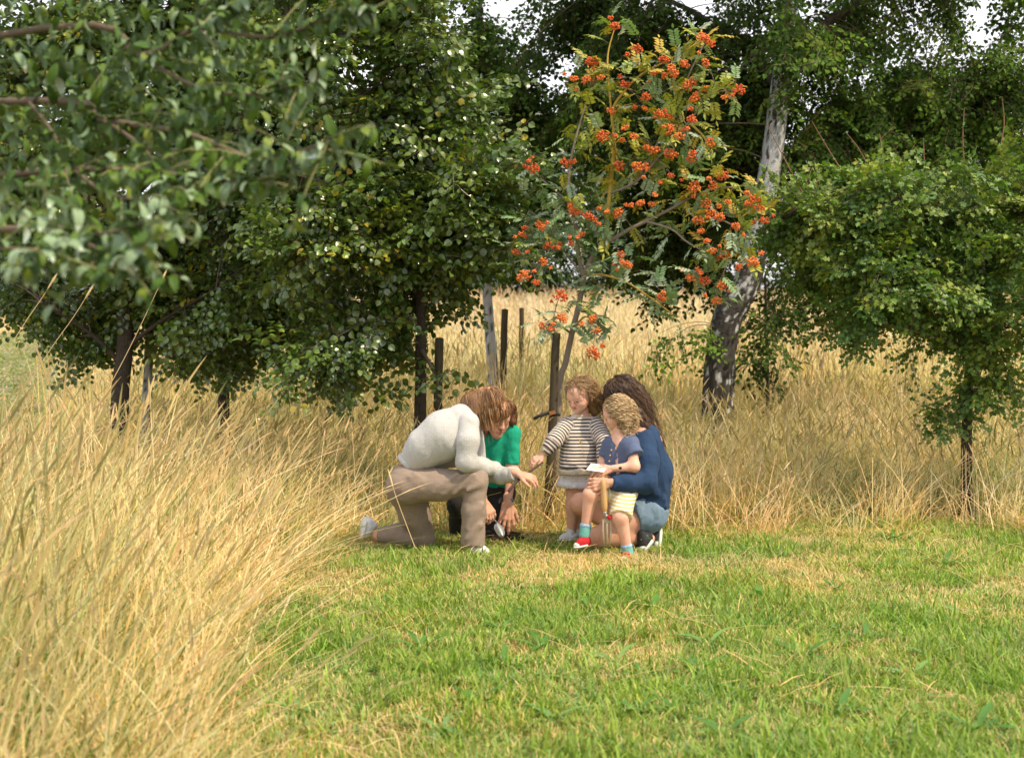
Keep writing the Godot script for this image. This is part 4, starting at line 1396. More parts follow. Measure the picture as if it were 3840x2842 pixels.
func belongings():
	# hand fork held upright between the boy's hands
	var fork := thing("hand_fork", "garden hand fork with a long wooden handle held upright in front of striped shorts", "hand fork", Vector3(0.519, 0.219, -8.780))
	var b := Buf.new()
	var top := Vector3(0.508, 0.432, -8.800)
	var low := Vector3(0.518, 0.258, -8.800)
	var pts := []
	for k in 9:
		pts.append(top.lerp(low, k / 8.0))
	tube(b, pts, [0.012, 0.0155, 0.0165, 0.016, 0.0165, 0.0175, 0.018, 0.0165, 0.012], 12)
	part("handle", b, M.wood, fork)
	b = Buf.new()
	tube(b, [low, Vector3(0.520, 0.246, -8.800)], [0.0125, 0.011], 10)
	tube(b, [Vector3(0.520, 0.246, -8.800), Vector3(0.541, 0.216, -8.800)], [0.009, 0.009], 8)
	part("ferrule", b, M.steel, fork)
	b = Buf.new()
	tube(b, [Vector3(0.535, 0.236, -8.790), Vector3(0.549, 0.220, -8.790)], [0.011, 0.011], 8)
	part("red_collar", b, M.red, fork)
	b = Buf.new()
	box(b, Vector3(0.529, 0.208, -8.800), Vector3(0.026, 0.008, 0.004))
	part("crossbar", b, M.dull_steel, fork)
	for k in 3:
		b = Buf.new()
		var x := (k - 1) * 0.021
		var a := Vector3(0.529, 0.208, -8.800) + Vector3(x, 0, 0)
		tube(b, [a, a + Vector3(x * 0.1, -0.05, 0.012), a + Vector3(-x * 0.1, -0.10, 0.008), a + Vector3(-x * 0.5, -0.145, -0.01)], [0.0065, 0.0065, 0.006, 0.002], 6)
		part("tine", b, M.dull_steel, fork)
	# card
	var card := thing("card", "white printed picture card held in the blond child's hands", "card", Vector3(0.480, 0.496, -8.860))
	b = Buf.new()
	var cx := (Vector3(0.539, 0.504, -8.880) - Vector3(0.442, 0.512, -8.930)).normalized()
	var cy := (Vector3(0.450, 0.525, -8.940) - Vector3(0.436, 0.486, -8.860)).normalized()
	cy = (cy - cx * cx.dot(cy)).normalized()
	box(b, Vector3(0, 0, 0), Vector3(0.054, 0.036, 0.0012), Basis(cx, cy, cx.cross(cy)))
	var c := MeshInstance3D.new()
	c.name = "sheet"
	c.mesh = b.add_to(ArrayMesh.new())
	c.mesh.surface_set_material(0, M.card)
	card.add_child(c)
	# stick passed from hand to hand
	var stick := thing("stick", "thin dark stick held between the striped child and the cream jumper", "stick", Vector3(0.078, 0.435, -9.050))
	b = Buf.new()
	tube(b, smooth_line([Vector3(-0.021, 0.363, -8.860), Vector3(0.026, 0.414, -8.900), Vector3(0.094, 0.453, -9.000), Vector3(0.139, 0.472, -9.100), Vector3(0.178, 0.492, -9.170)], 3), ramp(0.009, 0.006, 13), 7)
	tube(b, [Vector3(0.139, 0.468, -9.130), Vector3(0.148, 0.488, -9.150)], [0.003, 0.0015], 5)
	part("wood", b, M.dark_stick, stick)
	# trowel
	var trowel := thing("trowel", "small trowel with a wooden handle and steel blade held above the dug earth", "trowel", Vector3(-0.111, 0.147, -9.250))
	b = Buf.new()
	tube(b, [Vector3(-0.171, 0.232, -9.300), Vector3(-0.157, 0.211, -9.290), Vector3(-0.140, 0.186, -9.280), Vector3(-0.126, 0.165, -9.270)], [0.011, 0.0155, 0.016, 0.011], 10)
	part("handle", b, M.wood, trowel)
	b = Buf.new()
	tube(b, [Vector3(-0.126, 0.165, -9.270), Vector3(-0.103, 0.147, -9.250), Vector3(-0.087, 0.132, -9.230)], [0.006, 0.0045, 0.005], 7)
	part("neck", b, M.steel, trowel)
	b = Buf.new()
	var bz := (Vector3(-0.052, 0.072, -9.160) - Vector3(-0.087, 0.132, -9.230))
	var bx := bz.cross(Vector3(0.3, 0.3, 0.9)).normalized()
	var by := bz.cross(bx).normalized()
	for k in 9:
		var t := k / 8.0
		var w := 0.028 * sqrt(sin(PI * clampf(0.12 + t * 0.88, 0.0, 1.0)))
		for j in 5:
			var s := (j - 2) / 2.0
			b.vert(Vector3(-0.087, 0.132, -9.230) + bz * t + bx * w * s + by * (0.012 * s * s + 0.008 * t * t))
	for k in 8:
		for j in 4:
			b.quad(k * 5 + j, k * 5 + j + 1, k * 5 + j + 6, k * 5 + j + 5)
	part("blade", b, M.steel, trowel)
	# dug earth
	var soil := thing("soil_heap", "small heap of dark dug earth under the green-topped person's hands", "soil", Vector3(-0.066, 0.028, -9.400) * Vector3(1, 0, 1))
	b = Buf.new()
	net(b, [[Vector3(soil.position.x - 0.06, 0.0, -9.38), Vector3(soil.position.x + 0.08, 0.005, -9.36), 0.05, 0.06], [Vector3(soil.position.x, 0.0, -9.48), Vector3(soil.position.x + 0.05, 0.0, -9.5), 0.06, 0.05]], 0.011, 0.03, 0.03, Vector3(14, 14, 14))
	part("earth", b, M.soil, soil)


# ---------------------------------------------------------------- trees

func birch_shade(dark_below: float, dark_above: float) -> Callable:  # white bark with black marks, fissured towards the foot
	return func(q: Vector3, out: Vector3, run: float) -> Array:
		var n := noise.get_noise_3d(q.x * 2.0 + out.x * 1.1, q.y * 4.5, q.z * 2.0 + out.z * 1.1)
		var m := noise.get_noise_3d(q.x * 17.0 + out.x * 4.0, q.y * 7.0, out.z * 4.0)
		var foot := 1.0 - smoothstep(dark_below, dark_above, q.y + 0.5 * n)
		var white := Color(0.52, 0.52, 0.51).lerp(Color(0.38, 0.38, 0.37), clampf(m + 0.4, 0, 1))
		var c := white
		var mark := smoothstep(0.12, 0.30, n + 0.34 * m + foot * 0.52)
		c = c.lerp(Color(0.03, 0.026, 0.023).lerp(Color(0.075, 0.065, 0.055), clampf(m + 0.5, 0, 1)), mark)
		return [q + out * (0.022 * foot * m - 0.004 * mark), c]


func trunk_tube(tree: Node3D, called: String, pts: Array, r0: float, r1: float, m: Material, shade = null, sides := 10, per := 8):
	var b := Buf.new()
	var line := smooth_line(pts, per)
	var rad := ramp(r0, r1, line.size())
	rad[0] *= 1.35
	rad[1] *= 1.12
	tube(b, line, rad, sides, Color.WHITE, shade)
	part(called, b, m, tree)


func at_ground(p: Vector3) -> Vector3:
	return Vector3(p.x, hill(p.x, p.z), p.z)


func height_on(line: Array, x: float) -> float:
	for k in range(1, line.size()):
		if x <= line[k].x:
			var a: Vector3 = line[k - 1]
			return lerpf(a.y, line[k].y, clampf((x - a.x) / maxf(line[k].x - a.x, 0.001), 0.0, 1.0))
	return line[line.size() - 1].y


func pads(count: int, top: Array, bottom: Array, depth: float, size: Vector3, n: int, holes := []) -> Array:  # leafy tiers between two outlines, in metres
	var out := []
	var x0: float = maxf(top[0].x, bottom[0].x)
	var x1: float = minf(top[top.size() - 1].x, bottom[bottom.size() - 1].x)
	for k in count:
		var x := rnd(x0, x1)
		var hi := height_on(top, x) - size.y
		var lo := height_on(bottom, x) + size.y * 1.6
		if hi <= lo:
			continue
		var y := rnd(lo, hi)
		var z: float = top[0].z + rnd(-depth, depth)
		var free := true
		for h in holes:
			if Vector2(x - h.x, y - h.y).length() < h.z:
				free = false
		if free:
			out.append([Vector3(x, y, z), size * rnd(0.7, 1.3), int(n * rnd(0.6, 1.4))])
	return out


func stake(label: String, top: Vector3, foot: Vector3, r: float):
	var t := thing("stake", label, "stake", at_ground(foot), "wooden tree stakes")
	var b := Buf.new()
	var pts := []
	for k in 9:
		pts.append(at_ground(foot).lerp(top, k / 8.0) + rvec() * 0.003)
	tube(b, pts, ramp(r * 1.05, r, 9), 9)
	part("post", b, M.stake, t)
	b = Buf.new()
	ball(b, top, Vector3(r * 1.02, 0.008, r * 1.02), Basis(), 9, 4)
	part("post_top", b, M.stake, t)


func trees():
	var greens := [Color(0.095, 0.155, 0.026), Color(0.115, 0.18, 0.03), Color(0.072, 0.125, 0.024), Color(0.13, 0.19, 0.028), Color(0.14, 0.20, 0.04)]
	var alder := []
	for k in 5:
		alder.append(spray(0.34, 5, 7, 0.051, 0.044, ROUND, greens + [Color(0.15, 0.22, 0.03)] if k < 4 else greens + [Color(0.38, 0.30, 0.03), Color(0.26, 0.28, 0.03)], 0.3))
	var small := []
	for k in 4:
		small.append(spray(0.30, 5, 9, 0.042, 0.031, TRIANGLE, [Color(0.047, 0.085, 0.014), Color(0.066, 0.115, 0.018), Color(0.04, 0.07, 0.014)], 0.3))
	var haws := []
	for k in 4:
		haws.append(spray(0.26, 5, 6, 0.052, 0.045, LOBED, [Color(0.15, 0.25, 0.045), Color(0.12, 0.20, 0.04), Color(0.21, 0.29, 0.05)] + ([Color(0.28, 0.32, 0.04)] if k < 2 else []), 0.25))
	var plain := [Color(1, 1, 1), Color(0.85, 0.9, 0.9), Color(1.15, 1.1, 1.0)]

	# dark alder on the left
	var t := thing("alder_tree", "dark-trunked alder with low leafy branches standing in the tall grass beside a thin grey trunk", "tree", at_ground(Vector3(-2.979, 0.000, -12.000)), "alders along the meadow edge")
	var tr := [at_ground(Vector3(-2.979, 0.000, -12.000)), Vector3(-2.986, 0.628, -12.000), Vector3(-2.951, 1.047, -12.000), Vector3(-2.936, 1.605, -12.050), Vector3(-2.906, 2.204, -12.100), Vector3(-2.853, 3.013, -12.100), Vector3(-2.818, 4.068, -12.100), Vector3(-2.788, 5.153, -12.200)]
	trunk_tube(t, "trunk", tr, 0.078, 0.03, M.bark)
	var limbs := [tr, [Vector3(-2.958, 0.907, -12.000), Vector3(-3.169, 1.154, -11.900), Vector3(-3.490, 1.398, -11.700)], [Vector3(-2.944, 1.047, -12.000), Vector3(-2.628, 1.260, -11.800), Vector3(-2.178, 1.500, -11.600)], [Vector3(-2.899, 1.954, -12.000), Vector3(-3.211, 2.289, -11.800), Vector3(-3.629, 2.512, -11.600)], [Vector3(-2.906, 2.204, -12.100), Vector3(-2.456, 2.529, -11.800), Vector3(-2.010, 2.681, -11.600)]]
	for k in range(1, limbs.size()):
		var lb := Buf.new()
		limb(lb, limbs[k], 0.024, 0.008, 6)
		part("limb", lb, M.bark, t)
	var tiers := pads(84, [Vector3(-4.416, 5.163, -12.000), Vector3(-2.742, 5.163, -12.000), Vector3(-2.149, 4.047, -12.000), Vector3(-2.079, 2.651, -12.000)], [Vector3(-4.416, 1.186, -12.000), Vector3(-3.823, 1.151, -12.000), Vector3(-3.370, 0.855, -12.000), Vector3(-3.056, 0.942, -12.000), Vector3(-2.428, 0.803, -12.000), Vector3(-2.079, 0.907, -12.000)], 0.7, Vector3(0.30, 0.13, 0.30), 6, [])
	fill(t, limbs, tiers, alder, M.alder, M.twig, 0.20, 0.95, 0.3, plain)

	t = thing("birch_sapling", "thin pale grey trunk leaning beside the dark alder trunk", "tree", at_ground(Vector3(-2.900, 0.010, -12.500)))
	tr = [at_ground(Vector3(-2.922, 0.010, -12.500)), Vector3(-2.900, 0.410, -12.500), Vector3(-2.885, 0.883, -12.500), Vector3(-2.856, 1.464, -12.500), Vector3(-2.802, 2.154, -12.500), Vector3(-2.776, 3.063, -12.500)]
	trunk_tube(t, "trunk", tr, 0.05, 0.02, M.white_bark, birch_shade(-1.0, -0.5), 10, 14)
	fill(t, [tr], [[Vector3(-2.828, 1.759, -12.700), Vector3(0.45, 0.4, 0.4), 22]], small, M.birch, M.twig, 0.20, 1.0, 0.4, plain)

	t = thing("alder_tree", "slim alder with a short thin trunk, between the two thicker alders", "tree", at_ground(Vector3(-2.432, -0.046, -13.300)), "alders along the meadow edge")
	tr = [at_ground(Vector3(-2.432, -0.046, -13.300)), Vector3(-2.432, 0.611, -13.300), Vector3(-2.420, 0.998, -13.300), Vector3(-2.382, 1.462, -13.300), Vector3(-2.304, 2.196, -13.300), Vector3(-2.246, 3.356, -13.300)]
	trunk_tube(t, "trunk", tr, 0.055, 0.02, M.bark)
	limbs = [tr, [Vector3(-2.413, 1.036, -13.300), Vector3(-2.117, 1.234, -13.100), Vector3(-1.748, 1.350, -12.900)]]
	tiers = pads(50, [Vector3(-2.668, 4.826, -13.000), Vector3(-1.799, 4.826, -13.000), Vector3(-1.497, 3.503, -13.000)], [Vector3(-2.668, 0.858, -13.000), Vector3(-2.177, 0.744, -13.000), Vector3(-1.799, 0.858, -13.000), Vector3(-1.497, 0.971, -13.000)], 0.5, Vector3(0.28, 0.12, 0.28), 6, [])
	fill(t, limbs, tiers, alder, M.alder, M.twig, 0.20, 0.95, 0.3, plain)

	t = thing("alder_tree", "broad dark alder arching down beside a wooden stake behind the cream jumper", "tree", at_ground(Vector3(-0.643, -0.003, -11.000)), "alders along the meadow edge")
	tr = [at_ground(Vector3(-0.643, -0.003, -11.000)), Vector3(-0.643, 0.509, -11.000), Vector3(-0.636, 1.021, -11.000), Vector3(-0.652, 1.532, -11.000), Vector3(-0.729, 2.178, -11.100), Vector3(-0.800, 2.888, -11.100), Vector3(-0.866, 3.747, -11.200), Vector3(-0.899, 4.528, -11.200)]
	trunk_tube(t, "trunk", tr, 0.048, 0.018, M.bark)
	limbs = [tr, [Vector3(-0.643, 1.276, -11.000), Vector3(-0.898, 1.312, -10.800), Vector3(-1.220, 1.161, -10.600)], [Vector3(-0.652, 1.468, -11.000), Vector3(-0.983, 1.718, -10.700), Vector3(-1.392, 1.714, -10.500)], [Vector3(-0.691, 1.916, -11.000), Vector3(-1.045, 2.153, -10.700), Vector3(-1.467, 2.271, -10.600)], [Vector3(-0.691, 1.852, -11.000), Vector3(-0.427, 2.003, -10.800), Vector3(-0.205, 1.998, -10.700)], [Vector3(-0.755, 2.492, -11.000), Vector3(-1.107, 2.744, -10.700), Vector3(-1.467, 3.072, -10.600)], [Vector3(-0.636, 1.085, -11.000), Vector3(-0.553, 0.966, -10.800), Vector3(-0.485, 0.816, -10.700)]]
	for k in range(1, limbs.size()):
		var lb := Buf.new()
		limb(lb, limbs[k], 0.017, 0.006, 6)
		part("limb", lb, M.twig, t)
	tiers = pads(88, [Vector3(-1.618, 4.346, -11.000), Vector3(-0.755, 4.346, -11.000), Vector3(-0.499, 3.323, -11.000), Vector3(-0.243, 2.683, -11.000), Vector3(-0.131, 2.172, -11.000)], [Vector3(-1.618, 0.957, -11.000), Vector3(-1.394, 0.765, -11.000), Vector3(-1.106, 0.893, -11.000), Vector3(-0.851, 1.132, -11.000), Vector3(-0.531, 1.244, -11.000), Vector3(-0.307, 1.468, -11.000), Vector3(-0.131, 1.788, -11.000)], 0.65, Vector3(0.26, 0.12, 0.28), 6, [Vector3(-0.851, 3.099, -11.000) * Vector3(1, 1, 0) + Vector3(0, 0, 0.22), Vector3(-0.547, 2.795, -11.000) * Vector3(1, 1, 0) + Vector3(0, 0, 0.16)])
	tiers += [[Vector3(-0.434, 0.976, -10.600), Vector3(0.08, 0.05, 0.1), 1], [Vector3(-1.282, 0.976, -10.600), Vector3(0.22, 0.06, 0.2), 3]]
	fill(t, limbs, tiers, alder, M.alder, M.twig, 0.19, 0.95, 0.3, plain)

	# slender birch behind
	t = thing("birch_tree", "slender white birch trunk rising between the alder and the berry tree", "tree", at_ground(Vector3(-0.177, 0.012, -16.000)))
	tr = [at_ground(Vector3(-0.167, -0.035, -16.000)), Vector3(-0.191, 0.617, -16.000), Vector3(-0.233, 1.175, -16.000), Vector3(-0.270, 1.826, -16.000), Vector3(-0.307, 2.896, -16.000), Vector3(-0.330, 3.966, -16.000), Vector3(-0.354, 5.361, -16.000), Vector3(-0.354, 6.756, -16.000)]
	trunk_tube(t, "trunk", tr, 0.062, 0.03, M.white_bark, birch_shade(-0.3, 0.3), 12, 14)
	fill(t, [tr], [[Vector3(-0.260, 2.384, -16.000), Vector3(0.45, 0.55, 0.5), 34], [Vector3(-0.441, 3.705, -15.800), Vector3(0.85, 0.75, 0.6), 40], [Vector3(-0.540, 5.826, -16.000), Vector3(1.4, 1.3, 1.2), 70], [Vector3(0.208, 2.780, -16.300), Vector3(0.5, 0.8, 0.6), 52], [Vector3(0.381, 3.224, -15.600), Vector3(0.45, 0.6, 0.5), 26], [Vector3(-0.316, 3.902, -15.300), Vector3(0.25, 0.45, 0.2), 14]], small, M.birch, M.twig, 0.20, 1.25, 0.7, [Color(1.5, 1.5, 1.3), Color(1.2, 1.25, 1.1)])

	# the big leaning birch
	t = thing("birch_tree", "large old birch with a leaning black and white trunk behind the dark-haired person", "tree", at_ground(Vector3(1.827, 0.076, -14.000)))
	tr = [at_ground(Vector3(1.831, 0.035, -14.000)), Vector3(1.831, 0.483, -14.000), Vector3(1.856, 0.931, -14.000), Vector3(1.921, 1.256, -14.000), Vector3(2.059, 1.500, -14.000), Vector3(2.145, 1.745, -14.000), Vector3(2.198, 2.029, -14.000), Vector3(2.255, 2.355, -14.000), Vector3(2.320, 2.762, -14.000), Vector3(2.377, 3.250, -14.000), Vector3(2.438, 3.739, -14.000), Vector3(2.466, 4.390, -14.000), Vector3(2.483, 5.692, -14.000), Vector3(2.499, 7.320, -14.000)]
	trunk_tube(t, "trunk", tr, 0.15, 0.06, M.white_bark, birch_shade(1.35, 2.15), 60, 30)
	limbs = [tr, [Vector3(2.377, 3.250, -14.000), Vector3(2.178, 3.620, -14.300), Vector3(1.630, 4.089, -14.600), Vector3(0.964, 4.383, -14.800)], [Vector3(2.418, 3.576, -14.000), Vector3(3.030, 4.018, -14.200), Vector3(3.910, 4.389, -14.400), Vector3(4.813, 4.429, -14.600)], [Vector3(2.466, 4.390, -14.000), Vector3(2.054, 5.448, -14.600), Vector3(1.020, 6.079, -15.000)], [Vector3(2.475, 4.878, -14.000), Vector3(3.394, 5.774, -14.000), Vector3(4.412, 6.181, -14.000)]]
	for k in range(1, limbs.size()):
		var lb := Buf.new()
		limb(lb, limbs[k], 0.05, 0.012, 8)
		part("limb", lb, M.bark, t)
	fill(t, limbs + [[Vector3(2.275, 2.436, -14.000), Vector3(2.068, 2.611, -14.700), Vector3(1.640, 2.356, -15.500)], [Vector3(2.357, 3.006, -14.000), Vector3(2.054, 3.198, -14.600), Vector3(1.394, 3.393, -14.800)]], [[Vector3(1.437, 3.479, -14.800), Vector3(0.95, 0.75, 1.0), 110], [Vector3(0.537, 3.969, -14.900), Vector3(0.7, 0.7, 0.9), 30], [Vector3(2.139, 3.312, -15.200), Vector3(0.7, 1.1, 0.9), 90], [Vector3(1.651, 2.317, -15.600), Vector3(0.8, 0.75, 0.7), 90], [Vector3(2.673, 5.631, -14.500), Vector3(2.6, 1.5, 2.2), 190]], small, M.birch, M.twig, 0.20, 1.25, 0.9, [Color(1, 1, 1), Color(0.8, 0.85, 0.85), Color(1.25, 1.2, 1.0)])

	fill(t, limbs + [[Vector3(2.295, 2.640, -14.000), Vector3(2.771, 2.361, -14.800), Vector3(3.286, 1.993, -15.400), Vector3(4.372, 1.954, -15.600)], [Vector3(2.336, 2.843, -14.000), Vector3(3.073, 3.091, -14.400), Vector3(4.203, 3.342, -14.400)]], [[Vector3(3.243, 3.325, -14.600), Vector3(0.8, 0.9, 1.1), 130], [Vector3(4.329, 3.384, -14.400), Vector3(0.9, 0.95, 1.1), 120], [Vector3(3.102, 1.999, -15.600), Vector3(0.75, 0.75, 0.7), 80], [Vector3(4.372, 1.999, -15.600), Vector3(0.9, 0.8, 0.8), 60], [Vector3(2.432, 3.704, -13.300), Vector3(0.32, 0.45, 0.25), 14], [Vector3(0.902, 3.397, -14.500), Vector3(0.5, 0.7, 0.6), 30], [Vector3(2.360, 1.258, -13.900), Vector3(0.08, 0.12, 0.1), 1], [Vector3(1.321, 1.303, -13.600), Vector3(0.14, 0.1, 0.15), 2]], small, M.birch, M.twig, 0.20, 1.15, 1.0, [Color(1.7, 1.7, 1.4), Color(1.3, 1.35, 1.2), Color(2.1, 2.0, 1.5)])

	# thin sapling right of the big birch
	t = thing("sapling", "thin dark sapling with a few hanging leaves right of the big birch trunk", "tree", at_ground(Vector3(2.299, 0.262, -14.200)))
	tr = [at_ground(Vector3(2.308, 0.262, -14.200)), Vector3(2.299, 0.799, -14.200), Vector3(2.291, 1.211, -14.200), Vector3(2.279, 1.624, -14.200)]
	trunk_tube(t, "trunk", tr, 0.02, 0.01, M.bark, null, 7)
	fill(t, [tr], [[Vector3(2.189, 1.049, -14.100), Vector3(0.12, 0.2, 0.12), 3], [Vector3(2.370, 1.253, -14.200), Vector3(0.15, 0.14, 0.12), 3]], small, M.birch, M.twig, 0.20, 1.2, 0.5, [Color(0.9, 0.9, 0.9)])

	hawthorn(haws)
	rowan()
	near_tree()
	far_trees(small)

	stake("dark wooden stake beside the berry tree's trunk, with a rubber tie", Vector3(0.283, 1.214, -10.050), Vector3(0.225, 0.069, -10.050), 0.027)
	stake("dark wooden stake close to the broad alder behind the cream jumper", Vector3(-0.504, 1.158, -10.900), Vector3(-0.526, 0.011, -10.900), 0.031)
	stake("thin mossy stake right of the slender white birch", Vector3(-0.073, 1.296, -15.600), Vector3(-0.109, 0.004, -15.600), 0.034)
	stake("short far stake in the golden field between birch and berry tree", Vector3(0.116, 1.268, -19.000), Vector3(0.110, 0.009, -19.000), 0.03)
	var tie := thing("tree_tie", "black rubber tree tie with an orange buckle strapped round the stake", "tree tie", Vector3(0.220, 0.713, -10.000))
	var b := Buf.new()
	tube(b, smooth_line([Vector3(0.140, 0.680, -9.980), Vector3(0.172, 0.698, -9.970), Vector3(0.213, 0.710, -9.990), Vector3(0.247, 0.716, -10.000), Vector3(0.303, 0.698, -10.060)], 4), ramp(0.011, 0.010, 17), 8)
	part("strap", b, M.black, tie)
	b = Buf.new()
	box(b, Vector3(0.256, 0.719, -9.965), Vector3(0.02, 0.011, 0.008), Basis(Vector3(0, 0, 1), 0.25))
	part("buckle", b, M.orange, tie)


func hawthorn(haws: Array):
	var t := thing("hawthorn_tree", "bright green hawthorn with small lobed leaves and bare reddish shoots", "tree", at_ground(Vector3(3.034, 0.005, -10.500)))
	var tr := [at_ground(Vector3(3.028, 0.005, -10.500)), Vector3(3.028, 0.493, -10.500), Vector3(3.040, 0.890, -10.500), Vector3(3.059, 1.348, -10.500), Vector3(3.028, 1.653, -10.500), Vector3(2.998, 1.897, -10.500)]
	trunk_tube(t, "trunk", tr, 0.042, 0.014, M.bark)
	var limbs := [tr, [Vector3(3.059, 1.287, -10.500), Vector3(2.647, 1.590, -10.300), Vector3(2.185, 1.823, -10.100), Vector3(1.832, 2.014, -10.100)], [Vector3(3.040, 1.103, -10.500), Vector3(2.617, 1.231, -10.300), Vector3(2.176, 1.322, -10.200)], [Vector3(3.059, 1.439, -10.500), Vector3(3.277, 1.712, -10.400), Vector3(3.580, 1.954, -10.400)], [Vector3(3.034, 1.592, -10.500), Vector3(2.707, 1.949, -10.300), Vector3(2.384, 2.182, -10.200)], [Vector3(3.040, 1.042, -10.500), Vector3(3.186, 1.231, -10.300), Vector3(3.452, 1.293, -10.200)]]
	for k in range(1, limbs.size()):
		var lb := Buf.new()
		limb(lb, limbs[k], 0.016, 0.005, 6)
		part("limb", lb, M.twig, t)
	var tiers := pads(84, [Vector3(1.719, 2.024, -10.300), Vector3(1.988, 2.129, -10.300), Vector3(2.198, 2.279, -10.300), Vector3(2.647, 2.309, -10.300), Vector3(3.036, 2.428, -10.300), Vector3(3.964, 2.488, -10.300)], [Vector3(1.719, 1.830, -10.300), Vector3(1.958, 1.291, -10.300), Vector3(2.288, 1.081, -10.300), Vector3(2.647, 1.171, -10.300), Vector3(3.006, 1.021, -10.300), Vector3(3.964, 0.991, -10.300)], 0.55, Vector3(0.20, 0.06, 0.22), 5, [])
	tiers += [[Vector3(3.065, 0.829, -10.500), Vector3(0.22, 0.08, 0.2), 4], [Vector3(2.824, 0.714, -10.400), Vector3(0.12, 0.05, 0.12), 3], [Vector3(3.246, 0.871, -10.300), Vector3(0.14, 0.08, 0.2), 3]]
	fill(t, limbs, tiers, haws, M.haw, M.twig, 0.20, 0.85, 0.12, [Color(1, 1, 1), Color(0.7, 0.8, 0.8), Color(1.25, 1.12, 0.95)], 0.6)
	var leafs := Buf.new()
	leafs.flat = true
	for s in [[Vector3(1.856, 2.123, -10.100), Vector3(1.735, 2.333, -10.050), Vector3(1.613, 2.553, -10.000)], [Vector3(2.130, 2.250, -10.150), Vector3(2.017, 2.410, -10.100), Vector3(1.911, 2.570, -10.050)], [Vector3(2.289, 2.325, -10.200), Vector3(2.219, 2.421, -10.150), Vector3(2.138, 2.504, -10.100)], [Vector3(2.405, 2.247, -10.200), Vector3(2.393, 2.390, -10.200), Vector3(2.378, 2.508, -10.200)], [Vector3(2.924, 2.330, -10.200), Vector3(2.918, 2.508, -10.200), Vector3(2.927, 2.671, -10.200)], [Vector3(2.669, 2.271, -10.200), Vector3(2.666, 2.390, -10.200), Vector3(2.660, 2.479, -10.200)], [Vector3(1.935, 2.102, -10.100), Vector3(1.950, 2.161, -10.100), Vector3(1.958, 2.220, -10.100)], [Vector3(3.186, 2.399, -10.300), Vector3(3.216, 2.578, -10.300), Vector3(3.201, 2.758, -10.300)]]:
		var b := Buf.new()
		tube(b, smooth_line(s, 4), ramp(0.005, 0.002, 9), 6)
		part("shoot", b, M.red_twig, t)
		for k in 10:
			var p: Vector3 = (s[0] as Vector3).lerp(s[2], rnd(0.1, 1.0))
			leaf(leafs, p, rvec(), Vector3.UP, rnd(0.018, 0.034), 0.02, LOBED, vary(Color(0.09, 0.2, 0.035), 0.2))
	part("shoot_leaves", leafs, M.haw, t).set_meta("kind", "stuff")


func far_trees(small: Array):
	for p in [[-15.5, -52.0, 1.0], [-11.0, -56.0, 1.1], [-7.0, -54.0, 1.15], [-3.9, -54.0, 1.15], [0.5, -54.0, 1.2], [-1.6, -51.0, 1.1], [3.6, -52.0, 1.1], [7.2, -55.0, 1.15], [10.8, -52.0, 1.15], [14.4, -54.0, 1.2], [18.0, -52.0, 1.1], [-19.5, -55.0, 1.1], [22.0, -55.0, 1.1]]:
		var g := Vector3(p[0], hill(p[0], p[1]), p[1])
		var s: float = p[2]
		var t := thing("hedgerow_tree", "dark green tree in the hedgerow far behind the golden field", "tree", g, "hedgerow trees behind the field")
		var tr := [g, g + Vector3(0.1, 1.5, 0) * s, g + Vector3(-0.1, 3.2, 0.1) * s, g + Vector3(0.1, 5.4, 0) * s]
		trunk_tube(t, "trunk", tr, 0.16 * s, 0.05, M.bark)
		fill(t, [tr], [[g + Vector3(0, 1.5, 0) * s, Vector3(2.1, 1.4, 1.6) * s, 30], [g + Vector3(-0.6, 3.2, 0.2) * s, Vector3(1.7, 1.5, 1.5) * s, 30], [g + Vector3(0.6, 4.6, 0) * s, Vector3(1.5, 1.2, 1.3) * s, 24]], small, M.birch, null, 0.6, 3.4, 0.2, [Color(0.95, 1.0, 1.0), Color(0.75, 0.8, 0.85), Color(1.2, 1.2, 1.0)])


# ---------------------------------------------------------------- rowan with berries

func rowan_leaf(pairs: int, long: float, col: Color) -> ArrayMesh:  # one pinnate leaf along +z
	var b := Buf.new()
	b.flat = true
	var pts := []
	for k in 6:
		var t := k / 5.0
		pts.append(Vector3(0, -0.22 * long * t * t, long * t))
	tube(b, pts, ramp(0.0014, 0.0007, 6), 3, Color(0.25, 0.2, 0.06))
	for k in pairs:
		var t := 0.28 + 0.68 * k / pairs
		var p := Vector3(0, -0.22 * long * t * t, long * t)
		for s in [-1.0, 1.0]:
			var d := Vector3(s * 0.9, rnd(-0.35, 0.1), 0.5).normalized()
			leaf(b, p, d, (Vector3.UP + rvec() * 0.3).normalized(), long * rnd(0.26, 0.33), long * 0.125, SLIM, vary(col, 0.15), 0.25)
	leaf(b, pts[5], Vector3(0, -0.4, 1), Vector3.UP, long * 0.28, long * 0.1, SLIM, vary(col, 0.1), 0.2)
	return b.add_to(ArrayMesh.new())


func berry_bunch(count: int, r: float) -> ArrayMesh:
	var b := Buf.new()
	for k in count:
		var d := rvec()
		var p := Vector3(d.x, d.y * 0.62, d.z) * r * pow(rng.randf(), 0.4)
		ball(b, p, Vector3.ONE * rnd(0.0058, 0.0072), Basis(), 7, 5, vary(Color(1, 1, 1), 0.2))
	return b.add_to(ArrayMesh.new())


